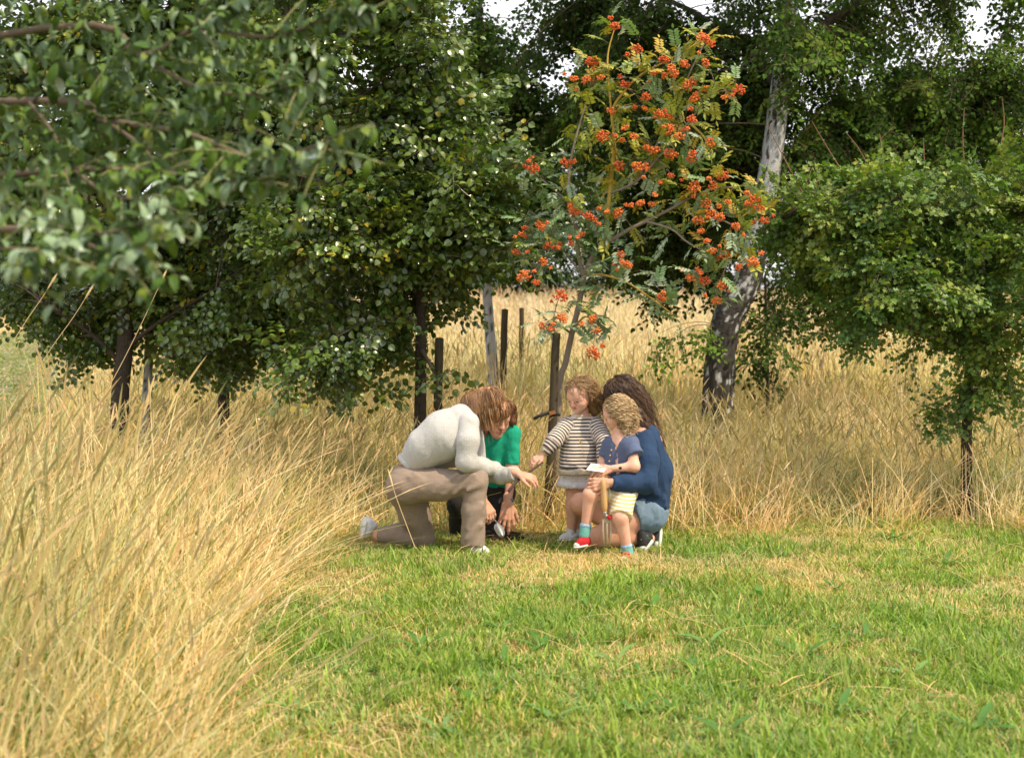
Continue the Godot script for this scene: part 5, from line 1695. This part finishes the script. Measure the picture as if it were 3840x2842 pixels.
func rowan():
	var t := thing("rowan_tree", "young rowan laden with orange-red berry clusters, tied to a stake", "tree", at_ground(Vector3(0.285, 0.077, -10.200)))
	var d := 10.15
	var stem_ := [at_ground(Vector3(0.283, 0.084, -10.150)), Vector3(0.304, 0.836, -10.150), Vector3(0.346, 1.030, -10.150), Vector3(0.385, 1.211, -10.150), Vector3(0.429, 1.392, -10.150), Vector3(0.464, 1.580, -10.150)]
	var left := [Vector3(0.464, 1.580, -10.150), Vector3(0.429, 1.712, -10.150), Vector3(0.413, 1.879, -10.150), Vector3(0.379, 2.043, -10.100), Vector3(0.365, 2.223, -10.100), Vector3(0.400, 2.431, -10.100), Vector3(0.455, 2.625, -10.100), Vector3(0.510, 2.791, -10.100)]
	var right := [Vector3(0.461, 1.587, -10.150), Vector3(0.538, 1.739, -10.100), Vector3(0.714, 1.861, -10.050), Vector3(0.848, 1.928, -10.000), Vector3(1.007, 2.008, -9.950), Vector3(1.151, 2.087, -9.900), Vector3(1.335, 2.138, -9.850), Vector3(1.516, 2.067, -9.800)]
	var middle := [Vector3(0.600, 1.787, -10.100), Vector3(0.607, 1.919, -10.100), Vector3(0.624, 2.099, -10.100), Vector3(0.642, 2.279, -10.100), Vector3(0.656, 2.459, -10.100), Vector3(0.642, 2.639, -10.100), Vector3(0.718, 2.763, -10.100), Vector3(0.825, 2.867, -10.050), Vector3(0.999, 2.956, -10.000), Vector3(1.212, 3.072, -9.950)]
	var limbs := [stem_, left, right, middle,
		[Vector3(0.627, 2.112, -10.100), Vector3(0.793, 2.186, -10.000), Vector3(0.939, 2.349, -9.950), Vector3(1.111, 2.548, -9.900), Vector3(1.254, 2.718, -9.850), Vector3(1.422, 2.732, -9.800)],
		[Vector3(0.848, 1.928, -10.000), Vector3(1.002, 1.876, -9.900), Vector3(1.105, 1.787, -9.850), Vector3(1.274, 1.705, -9.800), Vector3(1.468, 1.664, -9.750)],
		[Vector3(0.464, 1.580, -10.150), Vector3(0.560, 1.592, -10.000), Vector3(0.717, 1.544, -9.900), Vector3(0.862, 1.449, -9.850), Vector3(0.992, 1.349, -9.800)],
		[Vector3(0.443, 1.608, -10.150), Vector3(0.292, 1.783, -10.200), Vector3(0.153, 1.869, -10.250), Vector3(0.041, 1.856, -10.300)],
		[Vector3(0.379, 2.043, -10.100), Vector3(0.236, 2.174, -10.200), Vector3(0.111, 2.273, -10.300)],
		[Vector3(0.656, 2.459, -10.100), Vector3(0.624, 2.797, -10.150), Vector3(0.620, 3.013, -10.200), Vector3(0.662, 3.181, -10.200)],
		[Vector3(0.793, 2.186, -10.000), Vector3(0.953, 2.472, -10.100), Vector3(1.064, 2.694, -10.100), Vector3(1.147, 2.902, -10.100), Vector3(1.230, 3.068, -10.100)],
		[Vector3(0.415, 1.865, -10.150), Vector3(0.261, 1.739, -10.100), Vector3(0.122, 1.600, -10.050)],
		[Vector3(0.402, 1.253, -10.150), Vector3(0.466, 1.324, -10.050), Vector3(0.533, 1.284, -10.000)],
		[Vector3(0.385, 1.211, -10.150), Vector3(0.274, 1.283, -10.050), Vector3(0.190, 1.257, -10.000)],
		[Vector3(1.151, 2.087, -9.900), Vector3(1.194, 1.987, -9.800), Vector3(1.348, 1.904, -9.750), Vector3(1.407, 1.869, -9.700)],
		[Vector3(1.124, 2.535, -9.900), Vector3(1.200, 2.448, -9.850), Vector3(1.247, 2.336, -9.800)]]
	trunk_tube(t, "trunk", stem_, 0.021, 0.017, M.rowan_bark)
	for k in range(1, limbs.size()):
		var b := Buf.new()
		limb(b, limbs[k], 0.017 if k < 4 else 0.0085, 0.004, 7)
		part("limb", b, M.rowan_bark if k % 3 else M.lichen_bark, t)
	var grey := [rowan_leaf(6, 0.155, Color(0.30, 0.38, 0.24)), rowan_leaf(6, 0.17, Color(0.21, 0.32, 0.14)), rowan_leaf(5, 0.14, Color(0.36, 0.42, 0.28))]
	var gold := [rowan_leaf(6, 0.15, Color(0.46, 0.43, 0.06)), rowan_leaf(5, 0.14, Color(0.52, 0.36, 0.05)), rowan_leaf(6, 0.16, Color(0.33, 0.38, 0.08))]
	var kinds := grey + gold
	var bunches := [berry_bunch(46, 0.042), berry_bunch(34, 0.035), berry_bunch(58, 0.048), berry_bunch(13, 0.022)]
	var bones := []
	for l in limbs:
		bones.append_array(smooth_line(l, 6))
	var leaves := []
	var spots := [Vector3(0.659, 3.180, -10.150), Vector3(1.198, 3.078, -9.950), Vector3(1.242, 3.042, -9.950), Vector3(0.797, 3.021, -10.050), Vector3(0.958, 2.945, -10.000), Vector3(1.082, 2.911, -9.950), Vector3(1.206, 2.908, -9.900), Vector3(0.896, 2.863, -10.000), Vector3(1.007, 2.864, -9.950), Vector3(0.510, 2.950, -10.100), Vector3(0.393, 2.839, -10.100), Vector3(0.466, 2.823, -10.050), Vector3(0.566, 2.846, -10.100), Vector3(0.718, 2.802, -10.100), Vector3(1.116, 2.783, -9.950), Vector3(1.212, 2.749, -9.900), Vector3(1.138, 2.687, -9.900), Vector3(1.314, 2.683, -9.800), Vector3(1.402, 2.732, -9.800), Vector3(0.841, 2.707, -10.000), Vector3(0.834, 2.638, -10.000), Vector3(0.635, 2.636, -10.100), Vector3(0.923, 2.597, -10.000), Vector3(0.977, 2.583, -9.950), Vector3(1.119, 2.554, -9.850), Vector3(0.989, 2.507, -9.900), Vector3(0.574, 2.460, -10.000), Vector3(0.690, 2.439, -10.000), Vector3(1.227, 2.407, -9.800), Vector3(0.844, 2.387, -9.950), Vector3(0.895, 2.371, -9.950), Vector3(0.989, 2.342, -9.900), Vector3(1.112, 2.317, -9.850)]
	spots += [Vector3(0.090, 2.290, -10.250), Vector3(0.138, 2.272, -10.200), Vector3(0.344, 2.303, -10.100), Vector3(0.837, 2.264, -9.950), Vector3(0.677, 2.275, -10.000), Vector3(0.989, 2.206, -9.900), Vector3(1.301, 2.199, -9.800), Vector3(1.241, 2.139, -9.800), Vector3(1.132, 2.135, -9.850), Vector3(0.368, 2.024, -10.000), Vector3(0.391, 1.992, -10.050), Vector3(0.803, 2.039, -9.950), Vector3(0.878, 2.032, -9.950), Vector3(1.200, 2.024, -9.800), Vector3(1.227, 1.971, -9.800), Vector3(1.328, 2.035, -9.750), Vector3(1.501, 2.062, -9.750), Vector3(1.455, 2.028, -9.750), Vector3(1.521, 2.002, -9.750), Vector3(0.485, 1.958, -10.000), Vector3(0.512, 1.942, -10.000), Vector3(1.274, 1.942, -9.750), Vector3(0.663, 1.978, -10.000), Vector3(1.153, 1.924, -9.800), Vector3(1.367, 1.886, -9.700), Vector3(1.548, 1.922, -9.750), Vector3(0.082, 1.895, -10.200), Vector3(0.068, 1.853, -10.200), Vector3(0.186, 1.904, -10.150), Vector3(1.167, 1.857, -9.800), Vector3(0.234, 1.777, -10.100), Vector3(0.377, 1.790, -10.050), Vector3(0.198, 1.673, -10.050), Vector3(0.680, 1.719, -9.950), Vector3(0.714, 1.651, -9.950), Vector3(1.228, 1.734, -9.750), Vector3(1.308, 1.708, -9.750), Vector3(0.074, 1.583, -10.050), Vector3(0.149, 1.542, -10.000), Vector3(1.387, 1.634, -9.700), Vector3(1.474, 1.660, -9.700), Vector3(1.100, 1.568, -9.800), Vector3(1.194, 1.554, -9.800), Vector3(1.288, 1.521, -9.750), Vector3(0.308, 1.459, -10.050), Vector3(1.254, 1.427, -9.750), Vector3(0.189, 1.269, -9.950), Vector3(0.320, 1.316, -10.000), Vector3(0.505, 1.309, -10.000), Vector3(0.533, 1.240, -10.000), Vector3(0.512, 1.096, -10.000), Vector3(0.026, 1.736, -10.100), Vector3(0.925, 1.447, -9.800), Vector3(0.439, 1.848, -10.050), Vector3(0.785, 2.263, -9.900), Vector3(1.038, 2.448, -9.850), Vector3(0.762, 2.458, -9.950)]
	var twigs := Buf.new()
	for s in spots:
		var p: Vector3 = s + Vector3(0, 0, 0.07)
		var near: Vector3 = bones[0]
		for q in bones:
			if q.distance_squared_to(p) < near.distance_squared_to(p):
				near = q
		tube(twigs, [near, near.lerp(p, 0.5) + Vector3(0, 0.03, 0), p + Vector3(0, 0.01, 0)], [0.0032, 0.0026, 0.0018], 4)
		var o := MeshInstance3D.new()
		o.name = "berry_cluster"
		o.mesh = bunches[rng.randi() % 3]
		o.material_override = M.dark_berry if p.y < 1.35 and p.x < 0.2 and rng.randf() < 0.5 else (M.berry if rng.randf() < 0.6 else M.red_berry)
		o.basis = facing(rvec()).scaled(Vector3.ONE * rnd(0.65, 1.08))
		o.position = p - t.position
		t.add_child(o, true)
		for j in rng.randi() % 3:
			var c := MeshInstance3D.new()
			c.name = "berry_cluster"
			c.mesh = bunches[3]
			c.material_override = o.material_override
			c.basis = facing(rvec()).scaled(Vector3.ONE * rnd(0.7, 1.1))
			c.position = p + rvec() * 0.075 - t.position
			t.add_child(c, true)
		for k in 3:
			leaves.append([p + rvec() * 0.035 + Vector3(0, 0.03, -0.08), (rvec() + Vector3(0, 0.25, -0.35)).normalized()])
	for l in limbs.slice(1):
		var line := smooth_line(l, 7)
		for q in range(4, line.size()):
			for k in (1 if q % 4 else 0):
				leaves.append([line[q] + rvec() * 0.05, (rvec() + Vector3(0, 0.15, 0)).normalized()])
	for e in [[Vector3(0.082, 1.797, -10.200), 0.20, 34], [Vector3(0.210, 2.012, -10.300), 0.25, 30], [Vector3(0.524, 1.462, -10.100), 0.16, 12], [Vector3(0.588, 1.586, -10.000), 0.16, 14], [Vector3(1.389, 2.057, -9.850), 0.2, 30], [Vector3(1.247, 1.611, -9.800), 0.18, 20], [Vector3(0.999, 2.243, -10.000), 0.3, 30], [Vector3(0.999, 2.778, -10.000), 0.25, 30], [Vector3(0.404, 2.202, -10.200), 0.3, 26], [Vector3(0.515, 2.594, -10.200), 0.25, 18], [Vector3(0.939, 1.794, -10.100), 0.25, 14]]:
		for k in int(e[2] * 0.42):
			leaves.append([e[0] + rvec() * e[1] * pow(rng.randf(), 0.4), (rvec() + Vector3(0, 0.1, 0)).normalized()])
	part("twigs", twigs, M.twig, t).set_meta("kind", "stuff")
	leaves.sort_custom(func(a, b): return a[0].z > b[0].z)
	var xf := []
	var col := []
	for k in kinds:
		xf.append([])
		col.append([])
	for k in leaves.size():
		var p: Vector3 = leaves[k][0]
		var warm := smoothstep(0.45, 1.1, (p.x * 0.75 + p.y - 1.8) + rnd(-0.3, 0.3)) * 0.7 + 0.06
		var v := rng.randi() % 3 + (3 if rng.randf() < warm else 0)
		var f := Transform3D(facing(leaves[k][1], (Vector3.UP + rvec() * 0.4).normalized()).scaled_local(Vector3.ONE * rnd(0.75, 1.1)), p)
		if k < 300:
			var o := MeshInstance3D.new()
			o.name = "leaf"
			o.mesh = kinds[v]
			o.material_override = M.rowan
			f.origin -= t.position
			o.transform = f
			t.add_child(o, true)
		else:
			xf[v].append(f)
			col[v].append(vary(Color.WHITE, 0.15))
	for v in kinds.size():
		if xf[v].size():
			scatter("crown", kinds[v], M.rowan, xf[v], col[v], t)


# ---------------------------------------------------------------- the near tree that reaches into the upper left

func broad_leaf(long: float, wide: float, bend: float, top: Material, under: Material) -> ArrayMesh:
	var m := ArrayMesh.new()
	for layer in 2:
		var b := Buf.new()
		var nu := 7
		for k in nu:
			var t := k / 6.0
			var a := bend * t
			var z := long * (sin(a) / maxf(bend, 0.01) if bend > 0.05 else t)
			var y := -long * (1.0 - cos(a)) / maxf(bend, 0.05)
			var w := wide * pow(sin(PI * clampf(0.04 + 0.93 * pow(t, 0.85), 0, 1)), 0.75) * 0.5
			for j in 5:
				var s := (j - 2) / 2.0
				var wave := 0.03 * wide * sin(t * 21.0 + j) * absf(s)
				b.vert(Vector3(s * w, y + absf(s) * w * 0.35 - s * s * w * 0.2 + wave - 0.0007 * layer, z), Color.WHITE, Vector2(s, t))
		for k in nu - 1:
			for j in 4:
				var q := k * 5 + j
				if layer:
					b.quad(q, q + 1, q + 6, q + 5)
				else:
					b.quad(q, q + 5, q + 6, q + 1)
		b.add_to(m)
		m.surface_set_material(layer, under if layer else top)
	return m


func near_tree():
	var t := thing("whitebeam_tree", "near tree with large oval leaves, pale underneath, reaching over the tall grass", "tree", at_ground(Vector3(-3.1, 0, -4.9)))
	var base := t.position
	var tr := [base, base + Vector3(0.05, 1.0, 0.05), base + Vector3(0.2, 2.0, 0.1), base + Vector3(0.35, 3.0, 0.1), base + Vector3(0.4, 4.2, 0.0)]
	trunk_tube(t, "trunk", tr, 0.11, 0.05, M.bark)
	var limbs := [
		[tr[2], Vector3(-1.270, 2.213, -4.300), Vector3(-0.984, 2.115, -4.150), Vector3(-0.809, 2.163, -4.000), Vector3(-0.684, 2.224, -3.950), Vector3(-0.540, 2.305, -3.900)],
		[tr[2], Vector3(-1.320, 2.013, -4.300), Vector3(-1.068, 1.941, -4.100), Vector3(-0.822, 1.891, -3.950), Vector3(-0.636, 1.820, -3.800), Vector3(-0.512, 1.817, -3.700), Vector3(-0.394, 1.861, -3.650)],
		[tr[1] + Vector3(0, 0.7, 0), Vector3(-1.354, 1.809, -4.250), Vector3(-1.126, 1.806, -4.050), Vector3(-0.914, 1.795, -3.900), Vector3(-0.747, 1.765, -3.800), Vector3(-0.606, 1.751, -3.750)],
		[tr[1] + Vector3(0, 0.6, 0), Vector3(-1.265, 1.647, -3.900), Vector3(-1.067, 1.633, -3.650), Vector3(-0.912, 1.622, -3.500), Vector3(-0.777, 1.648, -3.400)],
		[Vector3(-1.011, 1.631, -3.600), Vector3(-0.899, 1.585, -3.450), Vector3(-0.785, 1.573, -3.350)], [Vector3(-1.067, 1.633, -3.650), Vector3(-0.959, 1.560, -3.450), Vector3(-0.863, 1.539, -3.350)], [tr[1] + Vector3(0, 0.6, 0), Vector3(-1.178, 1.594, -3.600), Vector3(-1.038, 1.549, -3.350)],
		[Vector3(-0.984, 2.115, -4.150), Vector3(-0.798, 2.012, -4.000), Vector3(-0.642, 1.982, -3.900), Vector3(-0.477, 2.004, -3.850)],
		[Vector3(-0.809, 2.163, -4.000), Vector3(-0.604, 2.132, -3.950), Vector3(-0.472, 2.163, -3.900), Vector3(-0.354, 2.177, -3.850)],
		[Vector3(-1.068, 1.941, -4.100), Vector3(-0.926, 1.856, -3.950), Vector3(-0.824, 1.743, -3.800)], [tr[3], Vector3(-1.208, 2.363, -4.300), Vector3(-0.935, 2.452, -4.200), Vector3(-0.663, 2.525, -4.100)], [Vector3(-1.126, 1.806, -4.050), Vector3(-0.992, 1.735, -3.850), Vector3(-0.845, 1.704, -3.700)], [Vector3(-1.320, 2.013, -4.300), Vector3(-1.187, 1.893, -4.100), Vector3(-1.095, 1.750, -3.900)]]
	var b := Buf.new()
	for k in limbs.size():
		b = Buf.new()
		limb(b, limbs[k], 0.012 if k < 4 else 0.006, 0.0022, 7)
		part("limb", b, M.twig, t)
	var spots := []  # [place, direction]
	var shoots := Buf.new()
	for k in limbs.size():
		var line := smooth_line(limbs[k], 9)
		for q in range(8, line.size()):
			if k < 4 and q < 14:
				continue
			var dir: Vector3 = (line[mini(q + 1, line.size() - 1)] - line[q - 1]).normalized()
			for s in 3:
				spots.append([line[q], (dir * 0.5 + rvec() * 0.9).normalized(), (q - 8.0) / (line.size() - 8.0) > 0.55 and rng.randf() < 0.34])
			if q % 3 == 0:
				var sv := dir * 0.6 + rvec() * 0.8
				sv.y = maxf(sv.y, -0.25)
				var sd := sv.normalized()
				var long := rnd(0.08, 0.26)
				var e: Vector3 = line[q] + sd * long
				tube(shoots, [line[q], (line[q] as Vector3).lerp(e, 0.5) + Vector3(0, 0.008, 0), e], [0.0026, 0.002, 0.0014], 4)
				for j in int(long / 0.02):
					spots.append([(line[q] as Vector3).lerp(e, (j + 1.0) / (long / 0.02)), (sd * 0.5 + rvec() * 0.9).normalized(), rng.randf() < (0.5 if line[q].y < 1.72 else 0.10)])
	for e in [[Vector3(-1.355, 2.167, -4.500), Vector3(0.42, 0.32, 0.5), 420], [Vector3(-1.018, 2.140, -4.400), Vector3(0.34, 0.26, 0.45), 320], [Vector3(-1.261, 1.897, -4.400), Vector3(0.38, 0.22, 0.45), 400], [Vector3(-0.908, 1.925, -4.300), Vector3(0.27, 0.18, 0.4), 240], [Vector3(-1.271, 1.715, -4.100), Vector3(0.22, 0.12, 0.3), 150], [Vector3(-1.172, 2.600, -4.400), Vector3(0.9, 0.3, 0.8), 520], [Vector3(-0.720, 2.150, -4.300), Vector3(0.22, 0.14, 0.35), 120], [Vector3(-0.938, 1.605, -3.600), Vector3(0.13, 0.05, 0.15), 50], [Vector3(-1.2, 3.4, -4.0), Vector3(0.9, 0.5, 0.9), 600]]:
		for k in e[2]:
			spots.append([e[0] + rvec() * e[1] * pow(rng.randf(), 0.5), rvec(), rng.randf() < 0.06])
	part("shoots", shoots, M.green_twig, t).set_meta("kind", "stuff")
	var kinds := []
	for k in 8:
		kinds.append(broad_leaf(rnd(0.046, 0.07), rnd(0.020, 0.027), [0.5, 1.1, 1.7, 2.3, 0.8, 1.4, 1.9, 1.1][k], M.broad[k % M.broad.size()] if k < 6 else M.silver, M.dull if k < 6 else M.felt))
	spots.sort_custom(func(a, c): return a[0].length_squared() < c[0].length_squared())
	var xf := []
	var col := []
	for k in kinds:
		xf.append([])
		col.append([])
	for k in spots.size():
		var up := (Vector3.UP + rvec() * 0.6).normalized()
		var v: int = 6 + rng.randi() % 2 if spots[k][2] else rng.randi() % 6
		var dd: Vector3 = spots[k][1] + Vector3(0.15, -0.1, 0.1)
		var f := Transform3D(facing(dd, up).scaled_local(Vector3.ONE * rnd(0.7, 1.1)), spots[k][0])
		if k < 300:
			var o := MeshInstance3D.new()
			o.name = "leaf"
			o.mesh = kinds[v]
			f.origin -= t.position
			o.transform = f
			t.add_child(o, true)
		else:
			xf[v].append(f)
			col[v].append(Color.WHITE)
	for v in kinds.size():
		if xf[v].size():
			var s := scatter("crown", kinds[v], null, xf[v], col[v], t)
			s.material_override = null


# ---------------------------------------------------------------- single plants on the lawn

func lawn_plants():
	var proto := thing("weed_plant", "broad-leaved green weed growing in the mown lawn", "weed", Vector3.ZERO, "broad-leaved weeds in the lawn")
	for k in 6:
		var b := Buf.new()
		var a := TAU * k / 6.0 + rnd(-0.4, 0.4)
		var d := Vector3(cos(a), rnd(0.5, 1.3), sin(a)).normalized()
		leaf(b, Vector3(0, 0.005, 0), d, Vector3.UP, rnd(0.07, 0.13), rnd(0.02, 0.034), [0.15, 0.5, 0.95, 1.0, 0.7, 0.0], vary(Color(0.12, 0.27, 0.05), 0.2), 0.35)
		part("leaf", b, M.blade, proto)
	var upright := thing("weed_plant", "long-leaved pale green weed spreading in the mown lawn", "weed", Vector3.ZERO, "long-leaved weeds in the lawn")
	for k in 5:
		var b := Buf.new()
		var a := TAU * k / 5.0 + rnd(-0.5, 0.5)
		var d := Vector3(cos(a), rnd(0.5, 1.2), sin(a)).normalized()
		leaf(b, Vector3(0, 0.005, 0), d, Vector3.UP, rnd(0.08, 0.13), rnd(0.016, 0.026), [0.15, 0.6, 1.0, 0.9, 0.55, 0.0], vary(Color(0.20, 0.36, 0.10) if k else Color(0.30, 0.42, 0.18), 0.2), 0.6)
		part("leaf", b, M.blade, upright)
	var used := [false, false]
	for g in [[1990, 1485], [2030, 1445], [1400, 1482], [1255, 1500], [1205, 1580], [965, 1600], [1345, 1452], [1425, 1335], [1660, 1312], [1545, 1412], [1100, 1462], [1700, 1215], [1285, 1335], [2095, 1352], [1955, 1332], [1480, 1562], [1830, 1562], [645, 1560], [1090, 1380], [1310, 1620], [1750, 1440], [1950, 1180], [2130, 1600], [860, 1500], [1620, 1520], [1890, 1400], [740, 1430], [1180, 1420], [1580, 1610], [2060, 1240], [1390, 1560], [920, 1420], [1820, 1290], [1040, 1540], [2180, 1450], [1520, 1470]]:
		var d: float = 5160.0 / (g[1] - 630.0)
		var x: float = (g[0] - 1116.0) * d / 3440.0
		var kind: int = int(g[0] + g[1]) / 5 % 2
		var o: Node3D = [proto, upright][kind]
		if used[kind]:
			o = o.duplicate()
			o.name = numbered("weed_plant")
			add_child(o)
		used[kind] = true
		o.position = Vector3(x, hill(x, -d), -d)
		o.rotation.y = rnd(0, TAU)
		o.scale = Vector3.ONE * rnd(0.8, 1.35)
	# single dry stalks lying or standing out from the tall grass
	var k := 0
	for s in [
		["long dry grass stalk arching low across the green lawn", [Vector3(-1.245, 0.000, -7.700), Vector3(-1.024, 0.042, -7.400), Vector3(-0.829, 0.045, -7.200), Vector3(-0.643, 0.025, -7.000), Vector3(-0.487, 0.003, -6.750)]],
		["dry seed head lying level over the lawn edge, pointing right", [Vector3(-1.538, -0.046, -7.600), Vector3(-1.334, 0.000, -7.700), Vector3(-1.117, 0.024, -7.750), Vector3(-0.893, 0.033, -7.800)]],
		["short dry stalk leaning up from the lawn near the arching stalk", [Vector3(-1.009, 0.030, -6.700), Vector3(-0.993, 0.087, -6.750), Vector3(-0.973, 0.140, -6.800)]],
		["tall dry stalk slanting up past the dark alder trunk", [Vector3(-2.253, 0.875, -8.600), Vector3(-2.140, 1.075, -8.600), Vector3(-2.015, 1.325, -8.600), Vector3(-1.898, 1.575, -8.600)]],
		["bent dry stalk leaning right of the green-topped person's hand", [Vector3(0.032, 0.094, -9.300), Vector3(0.078, 0.202, -9.300), Vector3(0.173, 0.338, -9.300), Vector3(0.227, 0.446, -9.300)]],
		["dry stalk crossing in front of the kneeling leg in taupe trousers", [Vector3(-0.537, 0.063, -8.750), Vector3(-0.602, 0.224, -8.780), Vector3(-0.650, 0.349, -8.800), Vector3(-0.682, 0.449, -8.820)]],
		["thin dry stalk lying across the grass right of the big birch", [Vector3(2.659, 0.778, -10.900), Vector3(2.788, 0.794, -10.850), Vector3(2.917, 0.825, -10.800)]],
		["tallest dry stalk at the far left, bending over the meadow", [Vector3(-2.526, 1.244, -8.000), Vector3(-2.451, 1.361, -8.000), Vector3(-2.386, 1.454, -8.000), Vector3(-2.328, 1.547, -8.000)]],
		["dry stalk with a seed head slanting across the meadow on the left", [Vector3(-2.579, 0.987, -8.400), Vector3(-2.457, 1.183, -8.400), Vector3(-2.335, 1.354, -8.400), Vector3(-2.247, 1.495, -8.400)]]]:
		var t := thing("grass_stalk", s[0], "grass stalk", s[1][0], "single dry grass stalks")
		var b := Buf.new()
		var line := smooth_line(s[1], 4)
		tube(b, line, ramp(0.0024, 0.0014, line.size()), 5)
		part("stem", b, M.stalk, t)
		b = Buf.new()
		var e: Vector3 = line[line.size() - 1]
		var dir: Vector3 = (e - line[line.size() - 3]).normalized()
		tube(b, [e - dir * 0.06, e - dir * 0.03, e, e + dir * 0.03, e + dir * 0.05], [0.0015, 0.0055, 0.006, 0.004, 0.001], 6)
		part("seed_head", b, M.stalk, t)
		k += 1
